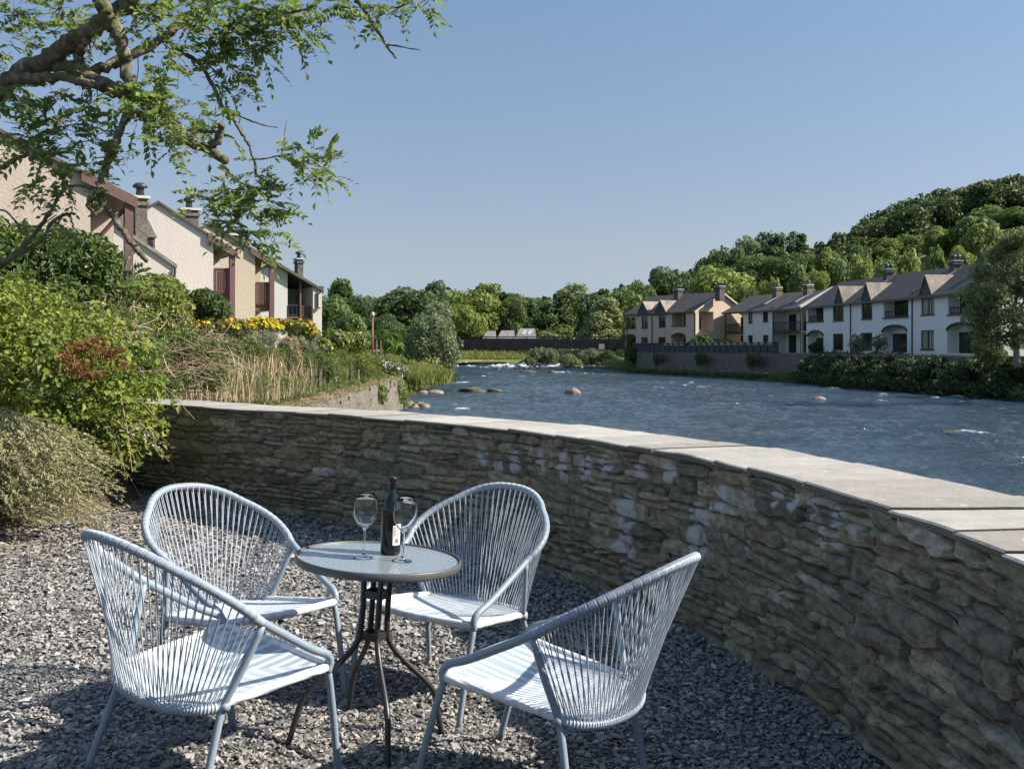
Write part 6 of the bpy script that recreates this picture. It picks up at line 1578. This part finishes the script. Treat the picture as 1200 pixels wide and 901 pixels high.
for (a,b_,c_) in [((207,50),(210,75),(208,105)),((113,100),(115,130),(112,170)),((160,55),(162,80),(158,110)),((185,85),(186,105),(182,125)),((170,152),(173,170),(171,182)),((205,60),(225,85),(213,84))]:
    addl([(*a,8.7),(*b_,8.65),(*c_,8.6)],.005,.003,4,br_,3)
tr.build('trunk',M['ashbark'],ash,True); br_.build('branches',M['ashbark'],ash,True)
# pinnate leaves
lf = MB(); rc = MB()
def pinnate(p, d, L, npair=5, size=1.):
    """one compound leaf from p along d (drooping)"""
    d = unit(d); side = np.cross(d,C(0,0,1)); 
    if np.linalg.norm(side) < .1: side = C(1,0,0)
    side = unit(side+rng.normal(0,.35,3)); nn = unit(np.cross(side,d))
    pts = np.array([p + d*L*t + C(0,0,-1)*L*.45*t*t for t in np.linspace(0,1,6)])
    rc.tube(pts-ax0,[.0022,.002,.0018,.0015,.0012,.001],3,cap=False)
    P=[];A=[];Nm=[];S=[]
    for k in range(npair):
        t = .22+.72*k/npair; q = p+d*L*t+C(0,0,-1)*L*.45*t*t; dd = unit(d+C(0,0,-1)*.9*t)
        for s_ in (-1,1):
            a_ = unit(dd*.65+side*s_*.8+C(0,0,-.25)); l = L*.33*size*rng.uniform(.85,1.15); P.append(q+a_*l*.52); A.append(a_); Nm.append(nn); S.append(l)
    t=1.; dd = unit(d+C(0,0,-1)*.9); l=L*.33*size; P.append(pts[-1]+dd*l*.5); A.append(dd); Nm.append(nn); S.append(l)
    return P,A,Nm,S
PP=[];AA=[];NN=[];SS=[]
def spray(px,py,Y,rx,ry,n,L=.22):
    """a bough end: leaves radiating from short twigs inside a pixel-sized patch at depth Y"""
    c = at(px,py,Y); k = Y/F_
    for q in range(n):
        o = rng.normal(0,.5,3)*C(rx*k,max(rx,ry)*k*.8,ry*k); p_ = c+o
        d = unit(o*C(1,1,.6)+rng.normal(0,1,3)*.12+C(.05,-.05,.06)); r = pinnate(p_,d,L*rng.uniform(.7,1.15),rng.integers(4,6))
        PP.extend(r[0]);AA.extend(r[1]);NN.extend(r[2]);SS.extend(r[3])
    for q in range(max(1,n//5)):
        o = rng.normal(0,.5,3)*C(rx*k,rx*k*.8,ry*k); rc.tube(np.array([c-o*.3,c+o*.4+rng.normal(0,.02,3),c+o])-ax0,[.006,.004,.002],4,cap=False)
for s_ in [(20,18,9.2,38,18,26),(70,12,9.0,40,22,30),(110,50,8.8,30,22,16),(60,38,9.2,34,16,18),(22,60,9.3,26,20,14),(150,12,8.6,30,18,18),(190,18,8.8,30,22,26),(230,22,9.0,32,22,30),(268,28,9.0,34,24,34),(300,35,9.0,30,22,30),(270,60,9.0,28,22,24),(300,65,9.0,24,16,16),(330,28,9.0,26,22,26),(350,40,9.0,16,20,12),(255,85,9.0,20,16,12),(268,102,9.0,14,12,8),(350,10,9.0,26,12,18),(395,14,9.0,24,14,14),(425,10,9.1,20,12,10),(465,8,9.1,22,9,10),(500,4,9.0,16,5,8),(445,22,9.0,14,8,5),
 (160,112,8.6,22,16,16),(190,130,8.6,24,18,22),(170,140,8.5,24,18,20),(205,155,8.5,20,16,16),(180,165,8.5,14,18,10),(204,182,8.4,5,14,5),(185,95,8.6,12,18,8),(196,62,8.7,14,12,6),(190,75,8.6,12,14,6),
 (60,122,8.9,34,22,24),(25,140,9.0,30,22,24),(95,130,8.7,26,20,16),(30,170,9.0,30,16,16),(75,150,8.8,30,18,18),(105,165,8.6,20,20,12),(50,180,8.8,26,12,12),(12,112,9.1,20,14,10),(60,200,8.7,18,12,7),(75,215,8.6,16,12,7),(50,230,8.6,18,10,6),(25,218,8.7,14,8,4),(95,200,8.6,10,18,6),(85,240,8.6,10,12,4),(120,185,8.5,10,14,5),
 (300,200,8.8,12,14,9),(280,222,8.75,26,14,18),(250,235,8.7,20,12,12),(300,235,8.75,24,18,20),(270,250,8.7,20,14,14),(310,262,8.7,18,16,14),(290,278,8.7,16,14,10),(320,282,8.7,8,8,4),(235,240,8.7,12,8,5),(265,262,8.7,12,10,6),
 (345,180,8.75,18,10,9),(370,190,8.75,20,14,14),(385,200,8.7,12,10,7),(350,205,8.75,8,8,3),(365,172,8.7,12,6,4),(258,135,8.8,16,10,5),(235,140,8.7,12,8,5),(170,345,8.4,14,6,3),(148,322,8.4,8,8,2),(20,260,8.7,10,6,2),(70,295,8.6,18,8,4),(100,275,8.5,10,6,2)]:
    spray(*s_[:5],int(s_[5]*1.0))
PP=np.array(PP);AA=np.array(AA);NN=np.array(NN);SS=np.array(SS)
leaves(lf,PP-ax0,NN,SS,.50,.3,.0,.18,None,AA*3)
lf.build('crown',M['ash'],ash); rc.build('leaf_stalks',M['stem'],ash)
